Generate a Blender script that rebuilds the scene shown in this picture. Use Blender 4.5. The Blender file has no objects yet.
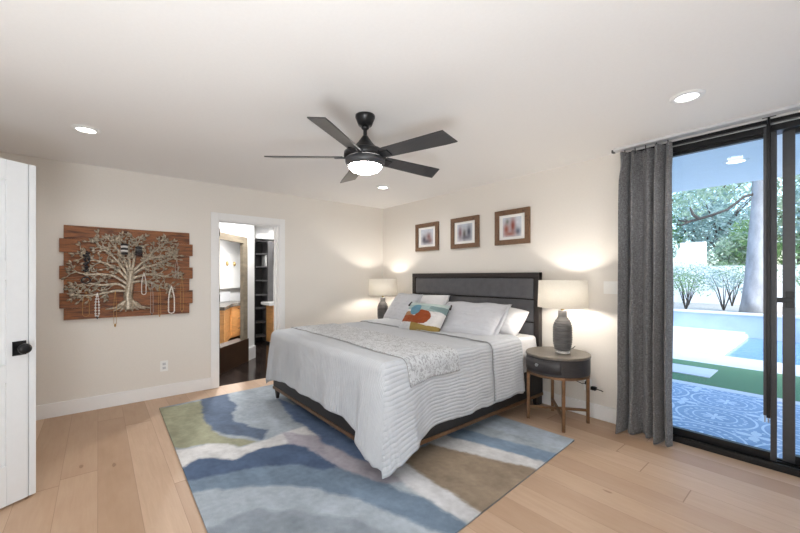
import bpy, bmesh, math, random
from mathutils import Vector, Matrix, noise
random.seed(7)
PI = math.pi
S = bpy.context.scene
COL = S.collection

# ------------------------------------------------------------------ camera
YAW = math.radians(140.1)
cam_d = bpy.data.cameras.new('camera'); cam = bpy.data.objects.new('camera', cam_d); COL.objects.link(cam)
cam.location = (4.752, -3.608, 1.339)
cam.rotation_euler = (PI/2, 0, YAW - PI/2)
cam_d.sensor_width = 36.0
cam_d.lens = 36.0*361.0/800.0
cam_d.shift_y = 9.8/800.0
cam_d.clip_start = 0.05; cam_d.clip_end = 300
S.camera = cam

# ------------------------------------------------------------------ world, sun, exposure
W = bpy.data.worlds.new('world'); S.world = W; W.use_nodes = True
nt = W.node_tree; nt.nodes.clear()
sky = nt.nodes.new('ShaderNodeTexSky'); sky.sky_type = 'NISHITA'; sky.sun_disc = False
sky.sun_elevation = math.radians(48); sky.sun_rotation = math.radians(110); sky.air_density = 1.0; sky.dust_density = 2.5; sky.ozone_density = 1.2
bg = nt.nodes.new('ShaderNodeBackground'); bg.inputs[1].default_value = 0.76
wo = nt.nodes.new('ShaderNodeOutputWorld')
nt.links.new(sky.outputs[0], bg.inputs[0]); nt.links.new(bg.outputs[0], wo.inputs[0])

sun_d = bpy.data.lights.new('sun', 'SUN'); sun_d.energy = 0.85; sun_d.angle = 0.02; sun_d.color = (1.0, 0.95, 0.88)
sun = bpy.data.objects.new('sun', sun_d); COL.objects.link(sun)
sun.rotation_euler = Vector((-0.80, 0.07, -0.60)).to_track_quat('-Z', 'Y').to_euler()

# unseen fill light added behind the camera, brightens the ceiling like bounced daylight
up_d = bpy.data.lights.new('ceiling_fill', 'AREA'); up_d.shape = 'RECTANGLE'; up_d.size = 0.7; up_d.size_y = 0.9; up_d.energy = 70; up_d.color = (0.89, 0.95, 1.0)
up = bpy.data.objects.new('ceiling_fill', up_d); COL.objects.link(up); up.location = (4.98, -4.15, 0.6); up.rotation_euler = Vector((-0.45, 0.16, 0.88)).to_track_quat('-Z', 'Y').to_euler()
SPOT = 26.0            # watts of each recessed lamp
LENS = 9.0
FANLIGHT = 46.0
BULB = 260.0
CLOSETSPOT = 150.0
S.view_settings.view_transform = 'Standard'; S.view_settings.look = 'None'
S.view_settings.exposure = 0.03; S.view_settings.gamma = 1.0
S.view_settings.use_curve_mapping = False
S.cycles.max_bounces = 10; S.cycles.diffuse_bounces = 6; S.cycles.transparent_max_bounces = 16
S.cycles.sample_clamp_indirect = 6.0

# ------------------------------------------------------------------ materials
def lin(c):
    return tuple((x/12.92 if x <= 0.04045 else ((x+0.055)/1.055)**2.4) for x in (v/255.0 for v in c))

class N:
    """small node-tree writer"""
    def __init__(s, name):
        s.m = bpy.data.materials.new(name); s.m.use_nodes = True
        s.t = s.m.node_tree; s.t.nodes.clear()
        s.out = s.t.nodes.new('ShaderNodeOutputMaterial')
    def n(s, kind, **kw):
        x = s.t.nodes.new('ShaderNode' + kind)
        for k, v in kw.items(): setattr(x, k, v)
        return x
    def l(s, a, b): s.t.links.new(a, b)
    def put(s, sock, v):
        if isinstance(v, bpy.types.NodeSocket): s.l(v, sock)
        else: sock.default_value = v
    def math(s, op, a, b=0.0, c=0.0):
        x = s.n('Math', operation=op)
        s.put(x.inputs[0], a); s.put(x.inputs[1], b); s.put(x.inputs[2], c)
        return x.outputs[0]
    def mix(s, f, a, b, blend='MIX'):
        x = s.n('MixRGB', blend_type=blend)
        s.put(x.inputs[0], f); s.put(x.inputs[1], a if isinstance(a, bpy.types.NodeSocket) else (*a, 1)); s.put(x.inputs[2], b if isinstance(b, bpy.types.NodeSocket) else (*b, 1))
        return x.outputs[0]
    def ramp(s, f, stops):
        x = s.n('ValToRGB'); e = x.color_ramp.elements
        while len(e) < len(stops): e.new(0.5)
        for i, (p, c) in enumerate(stops): e[i].position = p; e[i].color = (*c, 1)
        s.l(f, x.inputs[0]); return x.outputs[0]
    def coord(s, which='Object', scale=(1, 1, 1), rot=(0, 0, 0)):
        tc = s.n('TexCoord'); mp = s.n('Mapping')
        mp.inputs['Scale'].default_value = scale; mp.inputs['Rotation'].default_value = rot
        s.l(tc.outputs[which], mp.inputs[0]); return mp.outputs[0]
    def noise(s, v, scale, detail=4, rough=0.55, dist=0.0):
        x = s.n('TexNoise'); s.l(v, x.inputs['Vector'])
        x.inputs['Scale'].default_value = scale; x.inputs['Detail'].default_value = detail
        x.inputs['Roughness'].default_value = rough; x.inputs['Distortion'].default_value = dist
        return x.outputs['Fac']
    def bump(s, h, strength=0.3, dist=0.01):
        x = s.n('Bump'); x.inputs['Strength'].default_value = strength; x.inputs['Distance'].default_value = dist
        s.l(h, x.inputs['Height']); return x.outputs[0]
    def pbr(s, color, rough=0.6, metal=0.0, normal=None, spec=0.5, **kw):
        p = s.n('BsdfPrincipled')
        s.put(p.inputs['Base Color'], color if isinstance(color, bpy.types.NodeSocket) else (*color, 1))
        s.put(p.inputs['Roughness'], rough); s.put(p.inputs['Metallic'], metal)
        p.inputs['Specular IOR Level'].default_value = spec
        if normal is not None: s.l(normal, p.inputs['Normal'])
        for k, v in kw.items(): s.put(p.inputs[k], v)
        s.l(p.outputs[0], s.out.inputs[0]); return p

M = {}
def simple(name, rgb, rough=0.6, metal=0.0, nscale=0.0, namt=0.12, bump=0.0, stretch=(1, 1, 1), spec=0.5):
    x = N(name); c = lin(rgb)
    if nscale:
        v = x.coord('Object', stretch); f = x.noise(v, nscale)
        d = tuple(k*(1-namt) for k in c); b = tuple(min(1, k*(1+namt)) for k in c)
        col = x.ramp(f, [(0.3, d), (0.7, b)])
        x.pbr(col, rough, metal, x.bump(f, bump, 0.004) if bump else None, spec)
    else: x.pbr(c, rough, metal, None, spec)
    M[name] = x.m; return x.m

simple('wall_paint', (229, 224, 217), 0.85, 0, 60, 0.012, 0.05)
simple('ceiling_paint', (238, 236, 234), 0.9, 0, 60, 0.01, 0.04)
simple('white_trim', (240, 240, 240), 0.45, 0, 30, 0.01)
simple('door_white', (220, 222, 224), 0.4, 0, 30, 0.01)
simple('black_metal', (22, 22, 24), 0.38, 0.3, 40, 0.1)
simple('frame_black', (20, 21, 24), 0.38, 0.2, 40, 0.1)
simple('frame_grey', (78, 79, 82), 0.45, 0.5, 40, 0.06)
simple('aluminium', (190, 192, 195), 0.35, 0.7, 40, 0.05)
simple('track_white', (205, 206, 210), 0.5, 0, 40, 0.03)
simple('espresso', (27, 24, 24), 0.5, 0, 9, 0.25, 0.08, (1, 12, 12))
simple('espresso_frame', (40, 34, 32), 0.45, 0, 9, 0.25, 0.08, (12, 12, 1))
simple('leather', (86, 86, 90), 0.42, 0, 14, 0.14, 0.12)
simple('bronze', (128, 100, 76), 0.4, 0.75, 25, 0.18)
simple('nightstand_wood', (52, 50, 52), 0.42, 0, 10, 0.2, 0.06, (2, 2, 14))
simple('nightstand_top', (112, 105, 96), 0.4, 0, 12, 0.14, 0.05, (1, 6, 1))
simple('white_cotton', (236, 236, 238), 0.9, 0, 40, 0.03, 0.1)
simple('white_plastic', (240, 240, 238), 0.4)
simple('grey_plastic', (150, 150, 150), 0.5)
simple('fan_black', (30, 30, 32), 0.35, 0.2, 30, 0.1)
simple('blade', (54, 53, 54), 0.3, 0.0, 8, 0.2, 0.06, (1, 14, 1), 0.7)
simple('mirror_taupe', (134, 124, 108), 0.5, 0, 5, 0.25, 0.05, (1, 1, 3))
simple('curb_dark', (66, 48, 36), 0.35, 0, 4, 0.25)
simple('vanity_wood', (214, 158, 96), 0.45, 0, 5, 0.14, 0.04, (1, 1, 8))
simple('counter_dark', (86, 80, 72), 0.25, 0, 40, 0.4)
simple('brass', (176, 148, 98), 0.35, 0.8, 20, 0.1)
simple('closet_black', (34, 33, 34), 0.45, 0, 8, 0.2, 0, (1, 1, 6))
simple('closet_grey', (98, 97, 98), 0.5, 0, 8, 0.1)
simple('tree_metal', (162, 150, 133), 0.34, 0.5, 60, 0.4, 0.4)
simple('chain_silver', (196, 190, 182), 0.3, 0.8)
simple('chain_gold', (190, 150, 92), 0.32, 0.8)
simple('pearl', (232, 226, 220), 0.25)
simple('bead_dark', (44, 40, 42), 0.3)
simple('bead_white', (225, 222, 220), 0.3)
simple('cushion_back', (58, 48, 50), 0.8, 0, 40, 0.1)
simple('deck_stone', (212, 214, 217), 0.7, 0, 3, 0.05, 0.03)
simple('garden_wall', (166, 182, 206), 0.75, 0, 2.2, 0.1, 0.05)
simple('white_stucco', (240, 240, 240), 0.85, 0, 8, 0.03)
simple('patio_ceiling', (242, 244, 246), 0.8, 0, 8, 0.02)
simple('bark', (150, 146, 146), 0.9, 0, 6, 0.3, 0.8, (1, 1, 0.35))
simple('bark_dark', (70, 62, 56), 0.9, 0, 8, 0.3, 0.6, (1, 1, 0.4))
simple('gravel', (170, 165, 155), 0.95, 0, 30, 0.25, 0.4)
simple('ceramic_grey', (92, 91, 91), 0.35, 0.15, 8, 0.3, 0.1, (1, 1, 8))
simple('shelf_board', (84, 83, 84), 0.5)

def emit(name, rgb, strength):
    x = N(name); e = x.n('Emission'); e.inputs[0].default_value = (*rgb, 1); e.inputs[1].default_value = strength
    x.l(e.outputs[0], x.out.inputs[0]); M[name] = x.m
emit('lens_glow', (1.0, 0.97, 0.94), LENS)
emit('patio_glow', (1.0, 0.95, 0.9), 4.0)
emit('fan_glow', (1.0, 0.95, 0.90), FANLIGHT)
emit('bulb_glow', (1.0, 0.92, 0.82), BULB)

def floor_material():
    x = N('oak_floor'); v = x.coord('Object')
    sp = x.n('SeparateXYZ'); x.l(v, sp.inputs[0])
    row = x.math('FLOOR', x.math('DIVIDE', sp.outputs[1], 0.19))
    fy = x.math('FRACT', x.math('DIVIDE', sp.outputs[1], 0.19))
    wn = x.n('TexWhiteNoise', noise_dimensions='1D'); x.l(row, wn.inputs['W'])
    sx = x.math('ADD', x.math('DIVIDE', sp.outputs[0], 2.1), x.math('MULTIPLY', wn.outputs['Value'], 7.3))
    cx = x.math('FLOOR', sx); fx = x.math('FRACT', sx)
    cb = x.n('CombineXYZ'); x.l(row, cb.inputs[0]); x.l(cx, cb.inputs[1])
    w2 = x.n('TexWhiteNoise', noise_dimensions='2D'); x.l(cb.outputs[0], w2.inputs['Vector'])
    tone = w2.outputs['Value']
    # grain stretched along each plank, shifted per plank
    off = x.n('CombineXYZ'); x.l(x.math('MULTIPLY', tone, 31.0), off.inputs[2])
    va = x.n('VectorMath', operation='ADD'); x.l(v, va.inputs[0]); x.l(off.outputs[0], va.inputs[1])
    mp = x.n('Mapping'); mp.inputs['Scale'].default_value = (1.2, 14, 1); x.l(va.outputs[0], mp.inputs[0])
    g = x.noise(mp.outputs[0], 3.0, 6, 0.62, 0.6)
    mp2 = x.n('Mapping'); mp2.inputs['Scale'].default_value = (1.6, 3.6, 1); x.l(va.outputs[0], mp2.inputs[0])
    big = x.noise(mp2.outputs[0], 1.6, 3)
    base = x.ramp(tone, [(0.0, lin((168, 137, 110))), (0.35, lin((191, 161, 134))), (0.7, lin((206, 178, 153))), (1.0, lin((179, 149, 123)))])
    c1 = x.mix(x.math('MULTIPLY', g, 0.62), base, lin((146, 112, 84)), 'MIX')
    c2 = x.mix(x.math('MULTIPLY', big, 0.35), c1, lin((218, 194, 172)))
    # knots
    vo = x.n('TexVoronoi'); vo.inputs['Scale'].default_value = 1.0
    mp3 = x.n('Mapping'); mp3.inputs['Scale'].default_value = (1.5, 4.2, 1); x.l(va.outputs[0], mp3.inputs[0]); x.l(mp3.outputs[0], vo.inputs['Vector'])
    kn = x.math('LESS_THAN', x.math('ADD', vo.outputs['Distance'], x.math('MULTIPLY', g, 0.09)), 0.098)
    c3 = x.mix(x.math('MULTIPLY', kn, 0.5), c2, lin((110, 74, 50)))
    e1 = x.math('LESS_THAN', x.math('ABSOLUTE', x.math('SUBTRACT', fy, 0.5)), 0.494)
    e2 = x.math('LESS_THAN', x.math('ABSOLUTE', x.math('SUBTRACT', fx, 0.5)), 0.4985)
    e = x.math('MULTIPLY', e1, e2)
    col = x.mix(x.math('ADD', x.math('MULTIPLY', e, 0.55), 0.45), lin((118, 86, 64)), c3)
    x.pbr(col, 0.48, 0, x.bump(x.math('ADD', e, x.math('MULTIPLY', g, 0.15)), 0.25, 0.002), 0.4)
    M['oak_floor'] = x.m
floor_material()

def dark_floor_material():
    x = N('dark_floor'); v = x.coord('Object', (1, 1, 1), (0, 0, math.radians(-8)))
    b = x.n('TexBrick'); x.l(v, b.inputs['Vector'])
    b.inputs['Color1'].default_value = (*lin((32, 27, 25)), 1); b.inputs['Color2'].default_value = (*lin((52, 42, 38)), 1)
    b.inputs['Mortar'].default_value = (*lin((92, 84, 78)), 1)
    b.inputs['Scale'].default_value = 1.0; b.inputs['Mortar Size'].default_value = 0.004
    b.inputs['Brick Width'].default_value = 0.9; b.inputs['Row Height'].default_value = 0.2
    x.pbr(b.outputs[0], 0.16, 0, None, 0.6); M['dark_floor'] = x.m
dark_floor_material()

def pine_material():
    x = N('barn_plank'); v = x.coord('Object', (1, 1.5, 16)); oi = x.n('ObjectInfo')
    va = x.n('VectorMath', operation='ADD'); x.l(v, va.inputs[0])
    cb = x.n('CombineXYZ'); x.l(x.math('MULTIPLY', oi.outputs['Random'], 40.0), cb.inputs[1]); x.l(cb.outputs[0], va.inputs[1])
    g = x.noise(va.outputs[0], 2.6, 7, 0.65, 1.2)
    c = x.ramp(g, [(0.30, lin((38, 20, 13))), (0.42, lin((100, 57, 33))), (0.56, lin((148, 94, 55))), (0.68, lin((112, 65, 38))), (0.85, lin((56, 32, 21)))])
    x.pbr(c, 0.6, 0, x.bump(g, 0.4, 0.004)); M['barn_plank'] = x.m
pine_material()

def frame_wood():
    x = N('picture_wood'); v = x.coord('Object', (9, 9, 9)); g = x.noise(v, 3.0, 6, 0.65, 1.0)
    c = x.ramp(g, [(0.3, lin((66, 46, 34))), (0.5, lin((122, 93, 70))), (0.75, lin((92, 66, 47)))])
    x.pbr(c, 0.6, 0, x.bump(g, 0.4, 0.003)); M['picture_wood'] = x.m
frame_wood()

def attr_fabric(name, rough=0.95, nscale=180, amt=0.16, bump=0.35):
    x = N(name); a = x.n('VertexColor', layer_name='dye')
    v = x.coord('Object'); f = x.noise(v, nscale, 3); big = x.noise(v, 7, 4, 0.6)
    c = x.mix(1.0, a.outputs[0], x.ramp(f, [(0.2, (1-amt,)*3), (0.8, (1+amt*0.4,)*3)]), 'MULTIPLY')
    c = x.mix(1.0, c, x.ramp(big, [(0.25, (0.84,)*3), (0.75, (1.1,)*3)]), 'MULTIPLY')
    x.pbr(c, rough, 0, x.bump(f, bump, 0.004), 0.2); M[name] = x.m
attr_fabric('rug_pile')
attr_fabric('cushion_weave', 0.9, 260, 0.1, 0.25)
def attr_plain(name, rough):
    x = N(name); a = x.n('VertexColor', layer_name='dye'); x.pbr(a.outputs[0], rough); M[name] = x.m
attr_plain('art_print', 0.5)

def quilt_material(name, rgb, period, strength, wrinkle=0.25, pattern=None):
    """woven cloth with stitched channels along one UV direction (UV in metres)"""
    x = N(name); uv = x.n('TexCoord').outputs['UV']
    sp = x.n('SeparateXYZ'); x.l(uv, sp.inputs[0])
    wob = x.noise(uv, 5, 2); u = x.math('ADD', sp.outputs[0], x.math('MULTIPLY', wob, 0.02))
    ph = x.math('FRACT', x.math('DIVIDE', u, period))
    h = x.math('SINE', x.math('MULTIPLY', ph, PI))
    ridge = x.math('POWER', x.math('ABSOLUTE', h), 0.5)
    f = x.noise(uv, 260, 2); w = x.noise(uv, 9, 5, 0.6)
    c = lin(rgb)
    col = x.ramp(x.math('ADD', x.math('MULTIPLY', f, 0.7), x.math('MULTIPLY', w, 0.3)), [(0.3, tuple(k*0.92 for k in c)), (0.7, tuple(min(1, k*1.05) for k in c))])
    if pattern == 'runner':
        n1 = x.noise(uv, 24, 5, 0.7, 2.2); n2 = x.noise(uv, 14, 3, 0.6, 1.0)
        k = x.math('MULTIPLY', x.math('GREATER_THAN', n1, 0.52), x.math('GREATER_THAN', n2, 0.40))
        col = x.mix(x.math('MULTIPLY', k, 0.6), col, lin((122, 124, 128)))
    hh = x.math('ADD', x.math('MULTIPLY', ridge, 1.0), x.math('ADD', x.math('MULTIPLY', w, wrinkle*2), x.math('MULTIPLY', f, 0.15)))
    x.pbr(col, 0.92, 0, x.bump(hh, strength, 0.012), 0.15, **{'Sheen Weight': 0.15}); M[name] = x.m
quilt_material('coverlet_quilt', (190, 194, 200), 0.026, 0.5)
quilt_material('sham_quilt', (194, 196, 202), 0.045, 0.25)
quilt_material('runner_cloth', (198, 201, 205), 0.5, 0.25, 0.2, 'runner')
quilt_material('sheet_cotton', (236, 236, 238), 0.6, 0.3, 0.5)

def curtain_material():
    x = N('curtain_velvet'); v = x.coord('Object', (40, 40, 260)); f = x.noise(v, 1.0, 4, 0.7)
    v2 = x.coord('Object', (200, 200, 30)); f2 = x.noise(v2, 1.0, 3, 0.7)
    g = x.math('ADD', x.math('MULTIPLY', f, 0.6), x.math('MULTIPLY', f2, 0.4))
    c = x.ramp(g, [(0.36, lin((74, 74, 76))), (0.5, lin((112, 112, 114))), (0.66, lin((158, 158, 160)))])
    x.pbr(c, 0.85, 0, x.bump(g, 0.3, 0.002), 0.2, **{'Sheen Weight': 0.2}); M['curtain_velvet'] = x.m
curtain_material()

def shade_material():
    x = N('linen_shade'); v = x.coord('Object', (1, 1, 1)); f = x.noise(v, 180, 3)
    c = x.ramp(f, [(0.3, lin((240, 236, 228))), (0.7, lin((252, 250, 245)))])
    d = x.n('BsdfDiffuse'); x.l(c, d.inputs[0]); t = x.n('BsdfTranslucent'); x.l(c, t.inputs[0])
    mx = x.n('MixShader'); mx.inputs[0].default_value = 0.5
    x.l(d.outputs[0], mx.inputs[1]); x.l(t.outputs[0], mx.inputs[2]); x.l(mx.outputs[0], x.out.inputs[0]); M['linen_shade'] = x.m
shade_material()

def glass_material():
    x = N('window_glass'); tr = x.n('BsdfTransparent'); tr.inputs[0].default_value = (0.88, 0.95, 0.99, 1)
    gl = x.n('BsdfGlossy'); gl.inputs['Roughness'].default_value = 0.02
    fr = x.n('Fresnel'); fr.inputs[0].default_value = 1.35
    mx = x.n('MixShader'); x.l(x.math('MULTIPLY', fr.outputs[0], 0.9), mx.inputs[0])
    x.l(tr.outputs[0], mx.inputs[1]); x.l(gl.outputs[0], mx.inputs[2]); x.l(mx.outputs[0], x.out.inputs[0]); M['window_glass'] = x.m
glass_material()
def clear_material():
    x = N('clear_acrylic'); x.pbr((0.9, 0.9, 0.9), 0.1, 0, None, 0.5, **{'Transmission Weight': 0.8}); M['clear_acrylic'] = x.m
clear_material()

def tile_material():
    """blue encaustic patio tile: big pale rings, dotted rings and flowers"""
    x = N('patio_tile'); v = x.coord('Object'); sp = x.n('SeparateXYZ'); x.l(v, sp.inputs[0])
    T = 0.62
    def cell(off):
        fx = x.math('SUBTRACT', x.math('FRACT', x.math('ADD', x.math('DIVIDE', sp.outputs[0], T), off)), 0.5)
        fy = x.math('SUBTRACT', x.math('FRACT', x.math('ADD', x.math('DIVIDE', sp.outputs[1], T), off)), 0.5)
        r = x.math('SQRT', x.math('ADD', x.math('MULTIPLY', fx, fx), x.math('MULTIPLY', fy, fy)))
        a = x.math('ARCTAN2', fy, fx); return r, a
    def band(r, lo, hi): return x.math('MULTIPLY', x.math('GREATER_THAN', r, lo), x.math('LESS_THAN', r, hi))
    r, a = cell(0.0); r2, a2 = cell(0.5)
    ring = band(r, 0.455, 0.485); ring2 = band(r, 0.25, 0.268)
    dots = x.math('MULTIPLY', band(r, 0.33, 0.375), x.math('GREATER_THAN', x.math('SINE', x.math('MULTIPLY', a, 24.0)), 0.1))
    fl = x.math('LESS_THAN', r, x.math('MULTIPLY', x.math('ABSOLUTE', x.math('COSINE', x.math('MULTIPLY', a, 4.0))), 0.17))
    fl2 = x.math('LESS_THAN', r2, x.math('MULTIPLY', x.math('ABSOLUTE', x.math('COSINE', x.math('MULTIPLY', a2, 2.0))), 0.2))
    dot2 = x.math('MULTIPLY', band(r2, 0.2, 0.235), x.math('GREATER_THAN', x.math('SINE', x.math('MULTIPLY', a2, 16.0)), 0.2))
    tot = ring
    for k in (ring2, dots, fl, fl2, dot2): tot = x.math('MAXIMUM', tot, k)
    n = x.noise(v, 6, 4)
    basec = x.ramp(n, [(0.3, lin((128, 152, 184))), (0.7, lin((152, 174, 202)))])
    col = x.mix(x.math('MULTIPLY', tot, 0.75), basec, lin((226, 232, 238)))
    x.pbr(col, 0.55); M['patio_tile'] = x.m
tile_material()

def turf_material():
    x = N('turf'); v = x.coord('Object'); f = x.noise(v, 90, 4, 0.7); b = x.noise(v, 3, 2)
    c = x.ramp(f, [(0.3, lin((74, 108, 82))), (0.55, lin((112, 150, 114))), (0.8, lin((160, 186, 152)))])
    x.pbr(c, 0.95, 0, x.bump(f, 0.8, 0.02), 0.1); M['turf'] = x.m
turf_material()
def water_material():
    x = N('pool_water'); v = x.coord('Object'); f = x.noise(v, 5, 3)
    x.pbr(lin((92, 136, 178)), 0.06, 0, x.bump(f, 0.15, 0.02), 0.5); M['pool_water'] = x.m
water_material()
def leaf_material(name, a, b, c):
    x = N(name); g = x.n('NewGeometry')
    col = x.ramp(g.outputs['Random Per Island'], [(0.0, lin(a)), (0.5, lin(b)), (1.0, lin(c))])
    d = x.n('BsdfDiffuse'); x.l(col, d.inputs[0]); t = x.n('BsdfTranslucent'); x.l(col, t.inputs[0])
    mx = x.n('MixShader'); mx.inputs[0].default_value = 0.45
    x.l(d.outputs[0], mx.inputs[1]); x.l(t.outputs[0], mx.inputs[2]); x.l(mx.outputs[0], x.out.inputs[0]); M[name] = x.m
leaf_material('leaf_pale', (126, 152, 128), (168, 188, 160), (206, 216, 198))
leaf_material('leaf_green', (84, 120, 78), (124, 158, 104), (170, 190, 140))
leaf_material('leaf_grey', (110, 138, 132), (152, 176, 170), (198, 212, 208))

# ------------------------------------------------------------------ mesh helpers
def link(name, bm, m, parent=None, smooth=False):
    me = bpy.data.meshes.new(name); bm.to_mesh(me); bm.free()
    me.materials.append(M[m])
    if smooth:
        for p in me.polygons: p.use_smooth = True
    o = bpy.data.objects.new(name, me); COL.objects.link(o)
    if parent is not None: o.parent = parent
    return o
def tag(o, label=None, cat=None, group=None, kind=None):
    if label: o['label'] = label
    if cat: o['category'] = cat
    if group: o['group'] = group
    if kind: o['kind'] = kind
    return o
def thing(name, loc, label, cat, group=None, rz=0.0):
    o = bpy.data.objects.new(name, None); COL.objects.link(o); o.empty_display_size = 0.1
    o.location = loc; o.rotation_euler = (0, 0, rz)
    return tag(o, label, cat, group)
def linkw(name, bm, m, parent, smooth=False):
    bmesh.ops.translate(bm, verts=bm.verts, vec=-parent.location)
    return link(name, bm, m, parent, smooth)
def struct(name, bm, m, parent=None, smooth=False):
    o = link(name, bm, m, parent, smooth)
    if parent is None: o['kind'] = 'structure'
    return o
def BM(): return bmesh.new()
def box(bm, a, b, bev=0.0):
    t = bmesh.new()
    r = bmesh.ops.create_cube(t, size=1.0)
    c = [(a[i]+b[i])/2 for i in range(3)]; s = [abs(b[i]-a[i]) for i in range(3)]
    for v in t.verts: v.co = Vector((c[0]+v.co.x*s[0], c[1]+v.co.y*s[1], c[2]+v.co.z*s[2]))
    if bev > 0: bmesh.ops.bevel(t, geom=list(t.edges), offset=min(bev, min(s)*0.45), segments=2, affect='EDGES', profile=0.7)
    merge(bm, t); return bm
def merge(bm, t, mat=None):
    if mat is not None: bmesh.ops.transform(t, matrix=mat, verts=t.verts)
    me = bpy.data.meshes.new('tmp'); t.to_mesh(me); t.free(); bm.from_mesh(me); bpy.data.meshes.remove(me)
    return bm
def lathe(bm, prof, c=(0, 0, 0), seg=32, cap=True):
    rings = []
    for r, z in prof:
        rings.append([bm.verts.new((c[0]+max(r, 1e-4)*math.cos(2*PI*i/seg), c[1]+max(r, 1e-4)*math.sin(2*PI*i/seg), c[2]+z)) for i in range(seg)])
    for a, b in zip(rings, rings[1:]):
        for i in range(seg): bm.faces.new((a[i], a[(i+1) % seg], b[(i+1) % seg], b[i]))
    if cap:
        bm.faces.new(list(reversed(rings[0]))); bm.faces.new(rings[-1])
    return bm
def tube(bm, pts, rad, seg=8, cap=True):
    pts = [Vector(p) for p in pts]; n = len(pts)
    rads = rad if isinstance(rad, (list, tuple)) else [rad]*n
    rings = []; up = None
    for i, p in enumerate(pts):
        d = (pts[min(i+1, n-1)] - pts[max(i-1, 0)]).normalized()
        if up is None:
            up = Vector((0, 0, 1)) if abs(d.z) < 0.9 else Vector((1, 0, 0))
        s = d.cross(up).normalized(); up = s.cross(d).normalized()
        rings.append([bm.verts.new(p + (s*math.cos(2*PI*k/seg) + up*math.sin(2*PI*k/seg))*rads[i]) for k in range(seg)])
    for a, b in zip(rings, rings[1:]):
        for k in range(seg): bm.faces.new((a[k], a[(k+1) % seg], b[(k+1) % seg], b[k]))
    if cap: bm.faces.new(list(reversed(rings[0]))); bm.faces.new(rings[-1])
    return bm
def prism(bm, poly, z0, z1):
    lo = [bm.verts.new((x, y, z0)) for x, y in poly]; hi = [bm.verts.new((x, y, z1)) for x, y in poly]
    n = len(poly)
    bm.faces.new(list(reversed(lo))); bm.faces.new(hi)
    for i in range(n): bm.faces.new((lo[i], lo[(i+1) % n], hi[(i+1) % n], hi[i]))
    bmesh.ops.recalc_face_normals(bm, faces=bm.faces); return bm
def ball(bm, c, r, sx=1, sy=1, sz=1, sub=2, rot=None):
    t = bmesh.new(); bmesh.ops.create_icosphere(t, subdivisions=sub, radius=r)
    m = Matrix.Translation(c) @ (rot if rot is not None else Matrix.Identity(4)) @ Matrix.Diagonal((sx, sy, sz, 1))
    return merge(bm, t, m)
def grid(bm, nu, nv, fn, uvfn=None):
    """nu x nv quads of points fn(i/nu, j/nv)"""
    vs = [[bm.verts.new(fn(i/nu, j/nv)) for j in range(nv+1)] for i in range(nu+1)]
    uvl = bm.loops.layers.uv.new('UVMap') if uvfn else None
    for i in range(nu):
        for j in range(nv):
            f = bm.faces.new((vs[i][j], vs[i+1][j], vs[i+1][j+1], vs[i][j+1]))
            if uvfn:
                for lp, (a, b) in zip(f.loops, ((i, j), (i+1, j), (i+1, j+1), (i, j+1))): lp[uvl].uv = uvfn(a/nu, b/nv)
    return vs
def solidify(o, t, off=-1.0):
    m = o.modifiers.new('thick', 'SOLIDIFY'); m.thickness = t; m.offset = off; return o
def copy_tree(o, parent=None):
    c = o.copy(); COL.objects.link(c)
    if parent is not None: c.parent = parent
    for ch in [k for k in bpy.data.objects if k.parent == o]: copy_tree(ch, c)
    return c
def dye(o, fn):
    me = o.data; a = me.color_attributes.new('dye', 'FLOAT_COLOR', 'POINT')
    for i, v in enumerate(me.vertices): a.data[i].color = (*fn(v.co, i), 1)

# ------------------------------------------------------------------ room shell
H = 2.45; RX = 5.40; FY = -4.72
struct('floor', box(BM(), (-0.03, FY, -0.1), (RX, 0.0, 0.0)), 'oak_floor')
struct('ceiling', box(BM(), (-0.12, FY-0.12, H), (RX+0.12, 0.15, H+0.12)), 'ceiling_paint')
b = BM(); box(b, (-0.12, FY-0.12, 0), (0, -2.503, H)); box(b, (-0.12, -1.748, 0), (0, 0.15, H)); box(b, (-0.12, -2.503, 2.03), (0, -1.748, H))
struct('wall_left', b, 'wall_paint')
b = BM(); box(b, (0, 0, 0), (3.56, 0.15, H)); box(b, (5.32, 0, 0), (RX+0.12, 0.15, H)); struct('wall_right', b, 'wall_paint')
struct('wall_rear', box(BM(), (0, FY-0.12, 0), (RX+0.12, FY, H)), 'wall_paint')
struct('wall_side', box(BM(), (RX, FY, 0), (RX+0.12, 0, H)), 'wall_paint')
BB = 0.135
def base_profile(bm, a, b, t=0.016):
    box(bm, a, b, 0.004)
b = BM(); box(b, (0, FY, 0), (0.016, -2.578, BB), 0.004); box(b, (0, -1.672, 0), (0.016, 0, BB), 0.004); struct('baseboard_left', b, 'white_trim')
struct('baseboard_right', box(BM(), (0.016, -0.016, 0), (3.56, 0, BB), 0.004), 'white_trim')
struct('baseboard_rear', box(BM(), (0.016, FY, 0), (RX, FY+0.016, BB), 0.004), 'white_trim')
struct('baseboard_side', box(BM(), (RX-0.016, FY+0.016, 0), (RX, -0.016, BB), 0.004), 'white_trim')

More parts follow.
